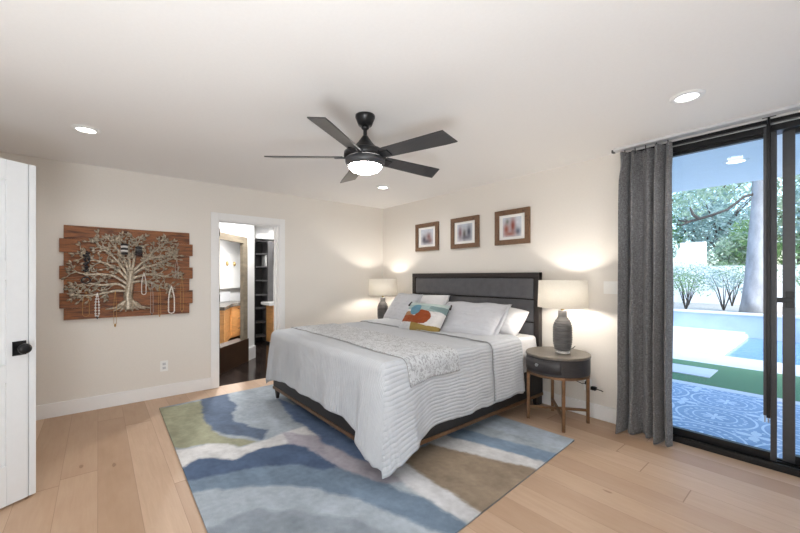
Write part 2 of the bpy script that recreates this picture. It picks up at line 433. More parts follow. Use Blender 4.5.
# doorway to the dressing area (door_1): jambs, casing, hinges
d1 = struct('door_1', box(BM(), (-0.14, -2.503, 0), (0.004, -2.485, 2.03), 0.002), 'white_trim')
def st_child(name, bm, m): 
    return link(name, bm, m, d1)
b = BM(); box(b, (-0.14, -1.766, 0), (0.004, -1.748, 2.03), 0.002); box(b, (-0.14, -2.485, 2.012), (0.004, -1.766, 2.03), 0.002); st_child('jamb', b, 'white_trim')
b = BM(); box(b, (0, -2.578, 0), (0.02, -2.498, 2.105), 0.004); box(b, (0, -1.753, 0), (0.02, -1.673, 2.105), 0.004); box(b, (0, -2.498, 2.025), (0.02, -1.753, 2.105), 0.004); st_child('casing', b, 'white_trim')
b = BM(); box(b, (-0.085, -2.487, 0.0), (-0.07, -2.475, 2.012), 0.002); box(b, (-0.085, -1.776, 0.0), (-0.07, -1.764, 2.012), 0.002); box(b, (-0.085, -2.475, 2.0), (-0.07, -1.776, 2.014), 0.002); st_child('door_stop', b, 'white_trim')
for z in (0.22, 1.03, 1.83):
    b = BM(); box(b, (-0.05, -2.4852, z), (-0.012, -2.4815, z+0.09), 0.001); tube(b, [(-0.006, -2.48, z), (-0.006, -2.48, z+0.09)], 0.006); st_child('hinge', b, 'black_metal')

# dressing / bath area behind the doorway
struct('floor_closet', box(BM(), (-5.2, -5.0, -0.1), (-0.03, 0.15, 0.0)), 'dark_floor')
struct('ceiling_closet', box(BM(), (-5.2, -5.0, H), (-0.12, 0.15, H+0.12)), 'ceiling_paint')
b = BM(); box(b, (-5.32, -5.0, 0), (-5.2, 0.15, H)); struct('wall_closet_far', b, 'wall_paint')
struct('wall_closet_side', box(BM(), (-5.2, -5.12, 0), (-0.12, -5.0, H)), 'wall_paint')
struct('wall_closet_end', box(BM(), (-5.2, 0.15, 0), (-0.12, 0.27, H)), 'wall_paint')
A0 = Vector((-0.639, -2.336, 0)); U = Vector((-0.70711, 0.70711, 0)); NN = Vector((-0.70711, -0.70711, 0))
def D(u, n, z=0.0): return A0 + U*u + NN*n + Vector((0, 0, z))
DM = Matrix(((U.x, NN.x, 0, A0.x), (U.y, NN.y, 0, A0.y), (0, 0, 1, 0), (0, 0, 0, 1)))
def dbox(bm, a, b, bev=0.0):
    t = BM(); box(t, a, b, bev); return merge(bm, t, DM)
b = BM(); dbox(b, (-0.9, 0, 0), (-0.12, 0.04, H)); dbox(b, (0.745, 0, 0), (0.99, 0.04, H)); dbox(b, (-0.12, 0, 1.95), (0.745, 0.04, H))
struct('wall_niche', b, 'white_trim')
b = BM(); dbox(b, (0.745, -0.015, 0), (1.005, 0, 0.2), 0.004); struct('baseboard_niche', b, 'white_trim')
b = BM(); dbox(b, (0.62, -0.012, 0.36), (0.75, 0.042, 1.95), 0.004); dbox(b, (-0.12, -0.012, 0.36), (0.0, 0.042, 1.95), 0.004); dbox(b, (0.0, -0.012, 1.85), (0.62, 0.042, 1.95), 0.004)
tr = struct('trim_1', b, 'mirror_taupe')
b = BM(); dbox(b, (-0.12, -0.03, 0), (0.75, 0.16, 0.36), 0.004); struct('trim_2', b, 'curb_dark')
b = BM(); dbox(b, (-0.9, 1.68, 0), (3.6, 1.80, H)); struct('wall_niche_back', b, 'white_trim')
# wall running back from the post, seen edge-on
q0 = D(0.99, 0.14); b = BM(); prism(b, [(q0.x, q0.y), (-3.38, -0.99), (-3.38, -1.07), (q0.x-0.03, q0.y-0.07)], 0, H); struct('wall_closet', b, 'white_trim')
struct('wall_closet_back', box(BM(), (-3.5, -0.9, 0), (-3.38, 0.15, H)), 'white_trim')

def recessed(name, x, y, label, glow='lens_glow', z=H, r=0.055, group=None, watts=None, hue=(1.0, 0.985, 0.97)):
    t = thing(name, (x, y, z), label, 'light', group)
    b = BM(); lathe(b, [(r+0.004, -0.001), (r+0.004, -0.012), (r+0.03, -0.008), (r+0.034, -0.001)], seg=40, cap=False); link('trim_ring', b, 'white_plastic', t, True)
    b = BM(); lathe(b, [(r+0.004, -0.006), (r*0.5, -0.0075), (0.0, -0.008)], seg=32, cap=False); link('lens', b, glow, t)
    ld = bpy.data.lights.new('lamp', 'SPOT'); ld.energy = SPOT if watts is None else watts; ld.color = hue; ld.spot_size = math.radians(165); ld.spot_blend = 0.6; ld.shadow_soft_size = r
    lo = bpy.data.objects.new('lamp', ld); COL.objects.link(lo); lo.parent = t; lo.location = (0, 0, -0.012)
    return t
recessed('recessed_light', 1.144, -3.678, 'round recessed ceiling light above the wooden tree wall piece')
recessed('recessed_light', 4.18, -0.824, 'round recessed ceiling light in front of the sliding glass door')
recessed('recessed_light', 1.171, -0.889, 'round recessed ceiling light between the ceiling fan and the bed corner')
recessed('recessed_light', 4.18, -3.678, 'round recessed ceiling light over the bare floor, furthest from the bed')
recessed('recessed_light', -0.62, -1.75, 'round recessed ceiling light inside the dressing area', watts=CLOSETSPOT)
p = D(1.75, 0.7); recessed('recessed_light', p.x, p.y, 'round recessed ceiling light above the wooden vanity', watts=CLOSETSPOT*4.0)
recessed('recessed_light', -2.0, -0.75, 'round recessed ceiling light in front of the black closet shelves', watts=CLOSETSPOT*0.6)

# vanity with drawers, counter and white wall cabinet behind the framed opening
v = thing('vanity_cabinet', (0, 0, 0), 'light wood bathroom vanity with drawers under a dark counter', 'cabinet')
def dlink(name, bm, m, par): return link(name, bm, m, par)
b = BM(); t = BM(); prism(t, [(1.55, 0.86), (2.27, 1.17), (3.1, 1.17), (3.1, 1.67), (1.55, 1.67)], 0.08, 0.72); merge(b, t, DM); dlink('body', b, 'vanity_wood', v)
b = BM(); t = BM(); prism(t, [(1.5, 0.82), (2.28, 1.13), (3.15, 1.13), (3.15, 1.67), (1.5, 1.67)], 0.72, 0.78); merge(b, t, DM); dlink('countertop', b, 'counter_dark', v)
b = BM(); dbox(b, (1.6, 1.3, 0.0), (3.05, 1.65, 0.08)); dlink('toe_kick', b, 'curb_dark', v)
for z0, z1 in ((0.10, 0.30), (0.31, 0.51), (0.52, 0.71)):
    b = BM(); dbox(b, (2.30, 1.15, z0), (2.86, 1.172, z1), 0.003); dr = dlink('drawer', b, 'vanity_wood', v)
    b = BM(); dbox(b, (2.52, 1.12, z1-0.055), (2.68, 1.135, z1-0.04), 0.002); dbox(b, (2.53, 1.135, z1-0.052), (2.54, 1.155, z1-0.043)); dbox(b, (2.66, 1.135, z1-0.052), (2.67, 1.155, z1-0.043)); dlink('drawer_pull', b, 'bronze', dr)
v = thing('wall_cabinet', (0, 0, 0), 'white two door wall cabinet with small brass knobs above the vanity', 'cabinet')
b = BM(); dbox(b, (2.45, 1.622, 1.06), (3.47, 1.678, 1.86), 0.004); dlink('body', b, 'white_trim', v)
for u0, u1, uk in ((2.46, 2.962, 2.87), (2.972, 3.46, 3.16)):
    b = BM(); dbox(b, (u0, 1.60, 1.07), (u1, 1.622, 1.85), 0.003); dr = dlink('door', b, 'white_plastic', v)
    b = BM(); ball(b, D(uk, 1.585, 1.62), 0.032, 1, 1, 1.7); dlink('knob', b, 'brass', dr)
b = BM(); dbox(b, (1.55, 1.655, 0.78), (3.1, 1.678, 1.04), 0.003); tag(link('backsplash', b, 'deck_stone'), 'pale stone backsplash standing on the dark vanity counter', 'backsplash')

# black closet shelving
v = thing('closet_shelving', (-2.6, -1.0, 0), 'tall black closet shelf unit seen through the doorway', 'shelf')
b = BM(); box(b, (-2.9, -1.22, 0), (-2.6, -1.205, 2.05)); box(b, (-2.92, -1.14, 0), (-2.9, -0.88, 2.05)); box(b, (-2.9, -1.205, 2.03), (-2.6, -0.97, 2.05)); linkw('carcass', b, 'closet_black', v)
b = BM(); box(b, (-2.9, -0.97, 0), (-2.58, -0.86, 2.06), 0.002); tag(linkw('side_panel', b, 'closet_grey', v), 'grey side panel')
for z in (0.12, 0.40, 0.68, 0.95, 1.24, 1.52, 1.78):
    b = BM(); box(b, (-2.9, -1.205, z), (-2.6, -0.97, z+0.022)); linkw('shelf', b, 'shelf_board', v)
b = BM(); box(b, (-2.85, -1.0, 1.542), (-2.62, -0.975, 1.77), 0.002); tag(link('folder', b, 'white_plastic'), 'upright white folder on the black closet shelf', 'folder')
# bulkhead with an air vent over the shelving
struct('trim_3', box(BM(), (-3.30, -1.22, 2.09), (-2.55, 0.15, H)), 'white_trim')
t = thing('air_vent', (-2.55, -1.1, 2.2), 'white slatted air vent above the black closet shelves', 'vent')
b = BM(); box(b, (-2.55, -1.23, 2.19), (-2.54, -0.95, 2.33), 0.002); linkw('frame', b, 'white_plastic', t)
for k in range(6):
    b = BM(); box(b, (-2.541, -1.21, 2.205+k*0.019), (-2.535, -0.97, 2.214+k*0.019)); linkw('slat', b, 'track_white', t)
# light wood cabinet at the right of the doorway
v = thing('island_cabinet', (-2.18, -0.7, 0), 'light wood closet cabinet with a white top beside the black shelves', 'cabinet')
b = BM(); box(b, (-2.5, -1.03, 0.05), (-2.12, -0.2, 0.78), 0.003); linkw('body', b, 'vanity_wood', v)
b = BM(); box(b, (-2.55, -1.12, 0.78), (-2.08, -0.2, 0.83), 0.003); linkw('countertop', b, 'white_plastic', v)
b = BM(); box(b, (-2.45, -0.98, 0), (-2.16, -0.2, 0.05)); linkw('plinth', b, 'closet_black', v)
for y0 in (-1.02, -0.61):
    b = BM(); box(b, (-2.122, y0, 0.07), (-2.105, y0+0.4, 0.76), 0.002); linkw('door', b, 'vanity_wood', v)

# open white bedroom door at the left edge
d3 = thing('door_3', (2.09, -4.62, 0), None, None); d3['kind'] = 'structure'
dh = math.radians(123); dd_ = Vector((math.cos(dh), math.sin(dh), 0)); dn_ = Vector((dd_.y, -dd_.x, 0)); E0 = Vector((1.622, -3.90, 0))
# local door axes: s back from the free edge, w out of the face towards the room, z up
DOORM = Matrix(((-dd_.x, dn_.x, 0, E0.x), (-dd_.y, dn_.y, 0, E0.y), (0, 0, 1, 0), (0, 0, 0, 1)))
def d3link(nm, bm, m, smooth=False):
    bmesh.ops.transform(bm, matrix=Matrix.Translation(-d3.location) @ DOORM, verts=bm.verts)
    bmesh.ops.recalc_face_normals(bm, faces=bm.faces)
    return link(nm, bm, m, d3, smooth)
b = BM(); LW, Z0, Z1 = 0.86, 0.012, 2.015
box(b, (0, -0.026, Z0), (LW, -0.014, Z1), 0.002)
for w0_, w1_ in ((-0.014, 0.0), (-0.040, -0.026)):
    box(b, (0.0, w0_, Z0), (0.034, w1_, Z1), 0.003); box(b, (0.038, w0_, Z0), (0.136, w1_, Z1), 0.003); box(b, (LW-0.136, w0_, Z0), (LW, w1_, Z1), 0.003)
    for za, zb in ((Z0, 0.244), (0.723, 0.827), (1.318, 1.433), (1.90, Z1)): box(b, (0.136, w0_, za), (LW-0.136, w1_, zb), 0.003)
d3link('door_panel', b, 'door_white')
kz = 0.914
b = BM(); box(b, (0.050, 0.0, kz-0.042), (0.112, 0.008, kz+0.042), 0.002); box(b, (0.050, -0.048, kz-0.042), (0.112, -0.040, kz+0.042), 0.002); d3link('handle_plate', b, 'black_metal')
b = BM(); t = BM(); lathe(t, [(0.013, 0.0), (0.013, 0.024), (0.026, 0.032), (0.031, 0.044), (0.029, 0.056), (0.015, 0.062)], seg=28); merge(b, t, Matrix.Translation((0.081, 0.008, kz)) @ Matrix.Rotation(-PI/2, 4, 'X')); d3link('door_knob', b, 'black_metal', True)
b = BM(); box(b, (-0.0015, -0.034, kz-0.05), (0.0, -0.006, kz+0.05)); d3link('latch_plate', b, 'black_metal')

# ------------------------------------------------------------------ sliding glass door (door_2)
d2 = struct('door_2', box(BM(), (3.56, -0.03, 0.0), (5.32, 0.15, 0.035), 0.004), 'frame_black')
def d2c(nm, bm, m): return link(nm, bm, m, d2)
b = BM(); box(b, (3.56, -0.025, 2.405), (5.32, 0.15, 2.432), 0.003); box(b, (3.56, 0.0, 2.352), (5.32, 0.13, 2.396), 0.003); d2c('head_rail', b, 'frame_black')
b = BM(); box(b, (3.56, 0.004, 2.396), (5.32, 0.12, 2.405)); d2c('head_channel', b, 'aluminium')
b = BM(); box(b, (3.56, 0.0, 0.035), (3.60, 0.13, 2.352), 0.003); d2c('jamb', b, 'frame_black')
b = BM(); box(b, (5.28, 0.0, 0.035), (5.32, 0.13, 2.352), 0.003); d2c('jamb', b, 'frame_black')
b = BM(); box(b, (3.56, -0.028, 0.034), (5.32, -0.018, 0.05), 0.002); box(b, (3.56, 0.035, 0.034), (5.32, 0.043, 0.048)); box(b, (3.56, 0.09, 0.034), (5.32, 0.098, 0.048)); d2c('floor_track', b, 'frame_black')
struct('trim_5', box(BM(), (3.56, -0.012, 2.432), (5.32, 0.15, 2.45)), 'ceiling_paint')
# fixed panel
b = BM(); box(b, (3.60, 0.02, 0.045), (3.645, 0.06, 2.352), 0.002); box(b, (3.645, 0.02, 0.045), (4.475, 0.06, 0.10), 0.002); box(b, (3.645, 0.02, 2.325), (4.475, 0.06, 2.352), 0.002); d2c('panel_frame', b, 'frame_black')
b = BM(); box(b, (4.475, 0.018, 0.045), (4.506, 0.05, 2.352), 0.002); d2c('interlock_stile', b, 'frame_grey')
b = BM(); box(b, (3.64, 0.037, 0.095), (4.48, 0.043, 2.33)); d2c('glass_pane', b, 'window_glass')
# sliding panel, open by a finger's width
b = BM(); box(b, (4.530, 0.075, 0.045), (4.59, 0.118, 2.352), 0.002); d2c('sliding_stile', b, 'frame_grey')
b = BM(); box(b, (4.59, 0.075, 0.045), (5.28, 0.118, 0.10), 0.002); box(b, (4.59, 0.075, 2.325), (5.28, 0.118, 2.352), 0.002); box(b, (5.24, 0.075, 0.10), (5.28, 0.118, 2.325), 0.002); d2c('panel_frame', b, 'frame_black')
b = BM(); box(b, (4.585, 0.093, 0.095), (5.245, 0.099, 2.33)); d2c('glass_pane', b, 'window_glass')
b = BM(); box(b, (4.495, 0.045, 1.155), (4.588, 0.076, 1.19), 0.004); box(b, (4.545, 0.062, 1.12), (4.588, 0.076, 1.235), 0.003); d2c('latch_handle', b, 'frame_black')

# curtain track, curtain and pull wands
t = thing('curtain_track', (3.53, -0.13, 2.45), 'pale grey curtain track along the ceiling above the sliding door', 'curtain track')
b = BM(); box(b, (0, -0.035, -0.022), (1.83, 0.035, 0), 0.003); link('rail', b, 'track_white', t)
b = BM(); box(b, (-0.02, -0.02, -0.03), (0.0, 0.02, -0.004), 0.003); link('end_cap', b, 'frame_grey', t)
def make_curtain():
    w0, w1 = 3.562, 3.945; nf = 4.6
    top, bot = 2.405, 0.012
    rnd = [random.uniform(-1, 1) for _ in range(12)]
    def fn(i, j):
        z = top + (bot-top)*j
        q = i + 0.02*math.sin(6.0*i + 3*j) * min(1, j*3)
        ph = 2*PI*nf*q + 0.5*math.sin(2*PI*q*1.3 + 1.0)*min(1, j*2)
        pin = math.exp(-((j-0.035)/0.045)**2)
        amp = (0.070 + 0.014*j - 0.026*pin)*(0.8+0.4*math.sin(q*9.0+0.6))
        spread = 1.0 + 0.06*max(0, j-0.85)/0.15
        xx = w0 + (w1-w0)*(0.5+(q-0.5)*spread)
        v = abs(math.sin(ph/2+0.35))**0.62
        yy = -0.045 - 2.0*amp*v + 0.014*noise.noise(Vector((i*9, j*4, 1.3)))
        xx += 0.010*math.sin(ph+0.7)*(0.6+j*0.5) + 0.006*noise.noise(Vector((i*7, j*3, 5.1)))
        if j > 0.95: yy -= (j-0.95)*0.25*(0.6+0.4*math.sin(ph*0.5)); z += 0.012*math.sin(ph*1.0+1)*(j-0.95)/0.05*0.4
        return (xx, yy, max(0.008, z))
    b = BM(); grid(b, 150, 110, fn, lambda i, j: (i*1.5, j*2.4))
    t = thing('curtain', (3.72, -0.13, 0.0), 'dark grey pleated floor length curtain drawn aside at the glass door', 'curtain')
    o = link('drape', b, 'curtain_velvet', t, True); o.matrix_parent_inverse = Matrix.Translation((-3.72, 0.13, 0))
    solidify(o, 0.004, 0)
    for k in range(5):
        b = BM(); x = w0 + (w1-w0)*(k+0.62)/5.0
        tube(b, [(x, -0.13, 2.425), (x, -0.125, 2.40), (x+0.004, -0.135, 2.375)], 0.0035, 6)
        o = link('hook', b, 'black_metal', t); o.matrix_parent_inverse = Matrix.Translation((-3.72, 0.13, 0))
make_curtain()
t = thing('curtain_wand', (4.473, -0.05, 2.45), 'slim black curtain wand pair hanging from a ceiling bracket at the door', 'curtain wand')
b = BM(); box(b, (-0.035, -0.02, -0.008), (0.035, 0.02, 0.0), 0.002); tube(b, [(0, 0, -0.008), (0, 0, -0.06)], 0.007); link('bracket', b, 'black_metal', t)
b = BM(); box(b, (-0.012, -0.010, -2.09), (0.008, 0.008, -0.055), 0.003); link('rod', b, 'black_metal', t)
b = BM(); box(b, (-0.028, 0.004, -2.08), (-0.013, 0.016, -0.075), 0.003); tag(link('rod', b, 'frame_grey', t), 'grey rod')
for xx in (-0.02, -0.002):
    b = BM(); tube(b, [(xx, 0.004, -2.08), (xx, 0.004, -2.125)], 0.004); link('rod_tip', b, 'aluminium', t)

# ------------------------------------------------------------------ rug
RC = [Vector(c) for c in ((0.40, -3.135), (3.56, -3.185), (3.41, -0.64), (0.30, -0.83))]
COLS = dict(base=(168, 178, 188), olive=(158, 159, 136), denim=(100, 115, 138), white=(212, 212, 213), navy=(80, 98, 126), steel=(116, 134, 153), pale=(164, 174, 184),
            grey=(142, 152, 162), pink=(172, 168, 178), streak=(108, 128, 162), chalk=(206, 207, 210), brown=(150, 134, 116), chalk2=(212, 212, 213), slate=(130, 150, 172), sky=(182, 194, 206))
POLYS = [
    ('olive', [(0.44,-3.13), (0.43,-2.75), (0.81,-2.82), (1.16,-2.85), (1.38,-2.84), (1.61,-2.75), (1.80,-2.61), (1.78,-2.76), (1.65,-2.87), (1.56,-2.99), (1.53,-3.13), (1.26,-3.3), (0.2,-3.3), (0.2,-2.75)]),
    ('denim', [(0.2,-2.75), (0.2,-2.49), (0.42,-2.49), (0.72,-2.53), (0.97,-2.54), (1.01,-2.63), (1.22,-2.64), (1.43,-2.59), (1.64,-2.47), (1.80,-2.58), (1.69,-2.65), (1.46,-2.78), (1.32,-2.85), (1.03,-2.86), (0.74,-2.83), (0.43,-2.75)]),
    ('white', [(1.53,-3.3), (1.55,-3.13), (1.59,-2.96), (1.67,-2.84), (1.80,-2.76), (1.81,-2.60), (1.78,-2.39), (1.75,-2.01), (1.95,-1.91), (2.04,-2.06), (2.02,-2.45), (1.99,-2.66), (1.98,-2.85), (1.86,-2.95), (1.78,-3.03), (1.86,-3.14), (1.87,-3.3)]),
    ('pink', [(1.75,-2.41), (2.10,-2.14), (2.54,-2.10), (2.79,-2.10), (2.96,-2.11), (2.93,-2.20), (2.75,-2.26), (2.55,-2.33), (2.28,-2.33), (2.01,-2.44)]),
    ('navy', [(1.86,-3.3), (1.86,-3.15), (1.79,-3.04), (1.84,-2.96), (1.98,-2.85), (1.93,-2.64), (2.00,-2.44), (2.28,-2.33), (2.55,-2.33), (2.50,-2.45), (2.30,-2.57), (2.21,-2.73), (2.13,-2.93), (2.09,-3.14), (2.06,-3.3)]),
    ('steel', [(2.21,-2.73), (2.30,-2.57), (2.50,-2.45), (2.55,-2.33), (2.75,-2.26), (2.93,-2.20), (3.16,-2.12), (3.48,-2.08), (3.8,-2.06), (3.8,-2.23), (3.53,-2.23), (3.22,-2.33), (2.95,-2.41), (2.70,-2.55), (2.46,-2.77), (2.24,-3.15), (2.23,-3.3), (2.05,-3.3), (2.09,-3.14), (2.13,-2.93)]),
    ('pale', [(2.22,-3.3), (2.24,-3.15), (2.46,-2.77), (2.70,-2.55), (2.95,-2.41), (3.22,-2.33), (3.8,-2.22), (3.8,-3.3)]),
    ('grey', [(2.62,-3.3), (2.66,-2.91), (2.86,-2.71), (3.05,-2.56), (3.35,-2.44), (3.42,-2.52), (3.1,-2.7), (2.91,-2.9), (2.85,-3.3)]),
    ('streak', [(0.9,-2.10), (1.32,-2.02), (2.08,-2.02), (2.41,-2.01), (2.79,-2.06), (2.52,-2.17), (2.14,-2.22), (1.67,-2.21), (1.2,-2.18)]),
    ('chalk', [(2.80,-2.08), (2.77,-1.95), (2.90,-1.93), (3.46,-1.96), (3.8,-1.97), (3.8,-2.08), (3.47,-2.08), (3.16,-2.12), (2.96,-2.11)]),
    ('brown', [(2.7,-1.95), (2.7,-1.55), (3.17,-1.40), (3.48,-1.28), (3.8,-1.2), (3.8,-1.97), (3.47,-1.97), (2.92,-1.94)]),
    ('chalk2', [(2.5,-1.63), (2.5,-1.42), (2.73,-1.35), (3.48,-1.13), (3.8,-1.1), (3.8,-1.2), (3.47,-1.29), (2.78,-1.57)]),
    ('slate', [(2.5,-1.43), (2.5,-1.22), (2.72,-1.17), (3.46,-0.97), (3.8,-0.95), (3.8,-1.09), (3.48,-1.14), (2.74,-1.36)]),
    ('sky', [(2.4,-1.02), (2.4,-0.6), (3.8,-0.6), (3.8,-0.85), (3.46,-0.90)]),
]
def inside(p, poly):
    c = False; j = len(poly)-1
    for i in range(len(poly)):
        (xi, yi), (xj, yj) = poly[i], poly[j]
        if (yi > p[1]) != (yj > p[1]) and p[0] < (xj-xi)*(p[1]-yi)/(yj-yi)+xi: c = not c
        j = i
    return c
BXS = [(k, POLY, min(q[0] for q in POLY), max(q[0] for q in POLY), min(q[1] for q in POLY), max(q[1] for q in POLY)) for k, POLY in POLYS]
LC = {k: Vector(lin(c)) for k, c in COLS.items()}
def rug_colour(co, i):
    if co.z < 0.008: return tuple(LC['base']*0.6)
    acc = Vector((0, 0, 0)); w = 0.014
    for dx, dy in ((-w, 0), (w, 0), (0, w), (0, -w), (0, 0)):
        x, y = co.x+dx, co.y+dy
        x += 0.03*noise.noise(Vector((x*7, y*7, 0))) + 0.012*noise.noise(Vector((x*26, y*26, 3)))
        y += 0.03*noise.noise(Vector((x*7, y*7, 9))) + 0.012*noise.noise(Vector((x*26, y*26, 6)))
        c = LC['base']
        for k, poly, a, bb, cc, dd in BXS:
            if a <= x <= bb and cc <= y <= dd and inside((x, y), poly): c = LC[k]
        acc += c
    acc /= 5
    f = 1 + 0.20*noise.noise(Vector((co.x*2.2, co.y*5, 2)))+0.14*noise.noise(Vector((co.x*9, co.y*12, 4)))+0.12*noise.noise(Vector((co.x*30, co.y*34, 8)))
    return tuple(acc*f)
b = BM()
def rug_fn(i, j):
    p = (RC[0]*(1-i)+RC[1]*i)*(1-j) + (RC[3]*(1-i)+RC[2]*i)*j
    return (p.x, p.y, 0.012)
grid(b, 300, 250, rug_fn)
ed = [e for e in b.edges if e.is_boundary]
r = bmesh.ops.extrude_edge_only(b, edges=ed)
for vv in r['geom']:
    if isinstance(vv, bmesh.types.BMVert): vv.co.z = 0.001
rug = link('area_rug', b, 'rug_pile'); tag(rug, 'abstract blue, olive and white patterned area rug under the bed', 'rug')
dye(rug, rug_colour)

# ------------------------------------------------------------------ bed
bed = thing('bed', (1.84, -1.1, 0), 'king size platform bed with dark wood rails and black panelled headboard', 'bed')
BI = Matrix.Translation((-1.84, 1.1, 0))
def bl(nm, bm, m, par=None, smooth=False):
    o = link(nm, bm, m, par or bed, smooth); 
    if par is None: o.matrix_parent_inverse = BI
    return o
XL, XR, YF = 0.825, 2.855, -2.165
TOP = 0.750
b = BM(); box(b, (0.825, -0.09, 0.30), (0.885, -0.03, 1.38), 0.004); box(b, (2.74, -0.09, 0.0), (2.80, -0.03, 1.38), 0.004); box(b, (0.825, -0.09, 0.0), (0.885, -0.03, 0.31), 0.004)
box(b, (0.825, -0.092, 1.325), (2.80, -0.028, 1.38), 0.004); box(b, (0.885, -0.05, 0.25), (2.74, -0.03, 1.33)); bl('headboard_frame', b, 'espresso_frame')
for z0, z1 in ((1.10, 1.318), (0.855, 1.085), (0.60, 0.84), (0.35, 0.585)):
    b = BM(); box(b, (0.892, -0.085, z0), (2.733, -0.05, z1), 0.012); bl('headboard_panel', b, 'leather')
for nm, a, c in (('side_rail', (0.84, -2.10, 0.145), (0.88, -0.09, 0.36)), ('side_rail', (2.80, -2.10, 0.145), (2.84, -0.09, 0.36)), ('foot_rail', (0.84, -2.14, 0.145), (2.84, -2.10, 0.36))):
    b = BM(); box(b, a, c, 0.004); bl(nm, b, 'espresso')
b = BM(); box(b, (0.835, -2.146, 0.115), (2.845, -2.126, 0.145), 0.003); box(b, (0.835, -2.126, 0.115), (0.855, -0.09, 0.145), 0.003); box(b, (2.825, -2.126, 0.115), (2.845, -0.09, 0.145), 0.003); bl('base_trim', b, 'bronze')
b = BM(); box(b, (0.88, -2.10, 0.28), (2.80, -0.1, 0.36)); bl('platform', b, 'espresso')
for x in (0.85, 2.79):
    for y in (-2.125, -0.2):
        b = BM(); t = BM(); bmesh.ops.create_cone(t, segments=4, radius1=0.018, radius2=0.035, depth=0.108, cap_ends=True)
        merge(b, t, Matrix.Translation((x+0.02, y+0.02, 0.066)) @ Matrix.Rotation(PI/4, 4, 'Z')); bl('leg', b, 'espresso_frame')
b = BM(); box(b, (0.885, -2.09, 0.36), (2.775, -0.10, TOP-0.04), 0.05)
mat_o = tag(link('mattress', b, 'white_cotton'), 'thick king mattress with white sheet on the dark platform bed', 'mattress')

# draped cloth: flat-cloth coordinates (x across, y along) -> folded over the mattress edges
RR = 0.06
def drape(u, v, lift=0.0, wav=1.0, foot=True):
    x0, x1, yf = XL-0.005+RR-lift*0, XR+0.005-RR, YF+RR
    a = 0.0; sx = 0
    if u > x1: a = u-x1; sx = 1
    elif u < x0: a = x0-u; sx = -1
    bq = max(0.0, yf - v) if foot else 0.0
    e = max(a, bq)
    # the cloth hangs longer towards the two foot corners
    da = 0.0 if a > 0 else min(x1-u, u-x0); db = 0.0 if bq > 0 else v-yf
    cw = max(0.0, 1-(da if bq > 0 else db)/0.40)**1.3 if foot else 0.0
    if a > 0 and bq > 0:
        f45 = math.atan2(min(a, bq), max(a, bq))/(PI/4); cw = 0.66+0.34*f45
    else: cw *= 0.66
    if sx < 0 or (sx == 0 and u-x0 < x1-u): cw *= 0.45
    e *= 1 + 0.37*cw
    xb = min(max(u, x0), x1); yb = max(v, yf) if foot else v
    z = TOP + lift
    wr = 0.006*noise.noise(Vector((u*5, v*5, 0.3))) + 0.003*noise.noise(Vector((u*14, v*14, 1.3)))
    wr *= 1.0 + min(1.0, e*3.0)
    if e <= 1e-6: return Vector((xb, yb, z + wr))
    hy = math.hypot(a, bq); dx, dy = sx*a/hy, -bq/hy
    phi2 = cw
    rr = RR + lift
    t = e/RR
    if t < PI/2: out, dn = rr*math.sin(t), rr*(1-math.cos(t))
    else:
        s = e - RR*PI/2
        fq = min(1.0, max(0.0, (cw-0.20)/0.22)); flare = 0.03 + 0.15*fq*fq*(3-2*fq)*(1.0 if sx >= 0 and cw > 0.2 else 0.4)
        k = min(1.0, s/0.12)
        out = rr + flare*s*(0.5+0.5*k); dn = rr + s*math.sqrt(max(0.2, 1-flare*flare))
        tang = (v if abs(dx) > abs(dy) else u)
        fold = 0.012 + 0.012*math.sin(tang*9.0 + 1.2*math.sin(tang*3.1)) + 0.006*math.sin(tang*23+1.0)
        out += wav*fold*min(1, s/0.35)*(1-phi2)
    hw = 0.010*noise.noise(Vector((u*4.1, v*4.1, 7.7)))*min(1.0, e/0.2) + 0.004*noise.noise(Vector((u*13, v*13, 4.4)))*min(1.0, e/0.2)
    out += 0.008*min(1.0, e/0.2) + hw
    return Vector((xb+dx*out, yb+dy*out, z - dn + wr))
U0, U1 = XL-0.478, XR+0.483; V0, V1 = YF-0.443, -0.555
def hem(u, v):
    return 0.0
def cov_fn(i, j):
    u = U0 + (U1-U0)*i; v = V0 + (V1-V0)*j
    p = drape(u, v)
    # slightly scalloped hem
    return p
b = BM(); grid(b, 190, 150, cov_fn, lambda i, j: (U0+(U1-U0)*i, V0+(V1-V0)*j))
cov = thing('coverlet', (1.84, -1.5, TOP), 'pale grey quilted coverlet draped over the bed to the floor corner', 'bedspread')
CI = Matrix.Translation((-1.84, 1.5, -TOP))
o = link('quilt', b, 'coverlet_quilt', cov, True); o.matrix_parent_inverse = CI; solidify(o, 0.008, 1.0)
F0, F1 = -1.0, -0.552
b = BM(); grid(b, 190, 30, lambda i, j: drape(U0+0.02+(U1-U0-0.04)*i, F0+(F1-F0)*j, 0.016), lambda i, j: (U0+(U1-U0)*i, F0+(F1-F0)*j))
o = link('turned_down_fold', b, 'coverlet_quilt', cov, True); o.matrix_parent_inverse = CI; solidify(o, 0.006, 1.0)
b = BM(); tube(b, [drape(U0+0.02+(U1-U0-0.04)*k/160, F0-0.004, 0.016) for k in range(161)], 0.0028, 6); o = link('piping', b, 'grey_plastic', cov, True); o.matrix_parent_inverse = CI; tag(o, 'dark grey piping')
# sheet
def sheet_pt(p): return Vector((1.83+(p.x-1.84)*0.955, p.y, p.z))
b = BM(); grid(b, 120, 40, lambda i, j: sheet_pt(drape(XL-0.30+(XR-XL+0.60)*i, -0.62+0.50*j, -0.030, 0.3)), lambda i, j: (i*2.6, j*0.5))
o = link('bed_sheet', b, 'sheet_cotton', None, True); tag(o, 'white bed sheet showing at the head of the mattress', 'sheet'); solidify(o, 0.003, 1.0)
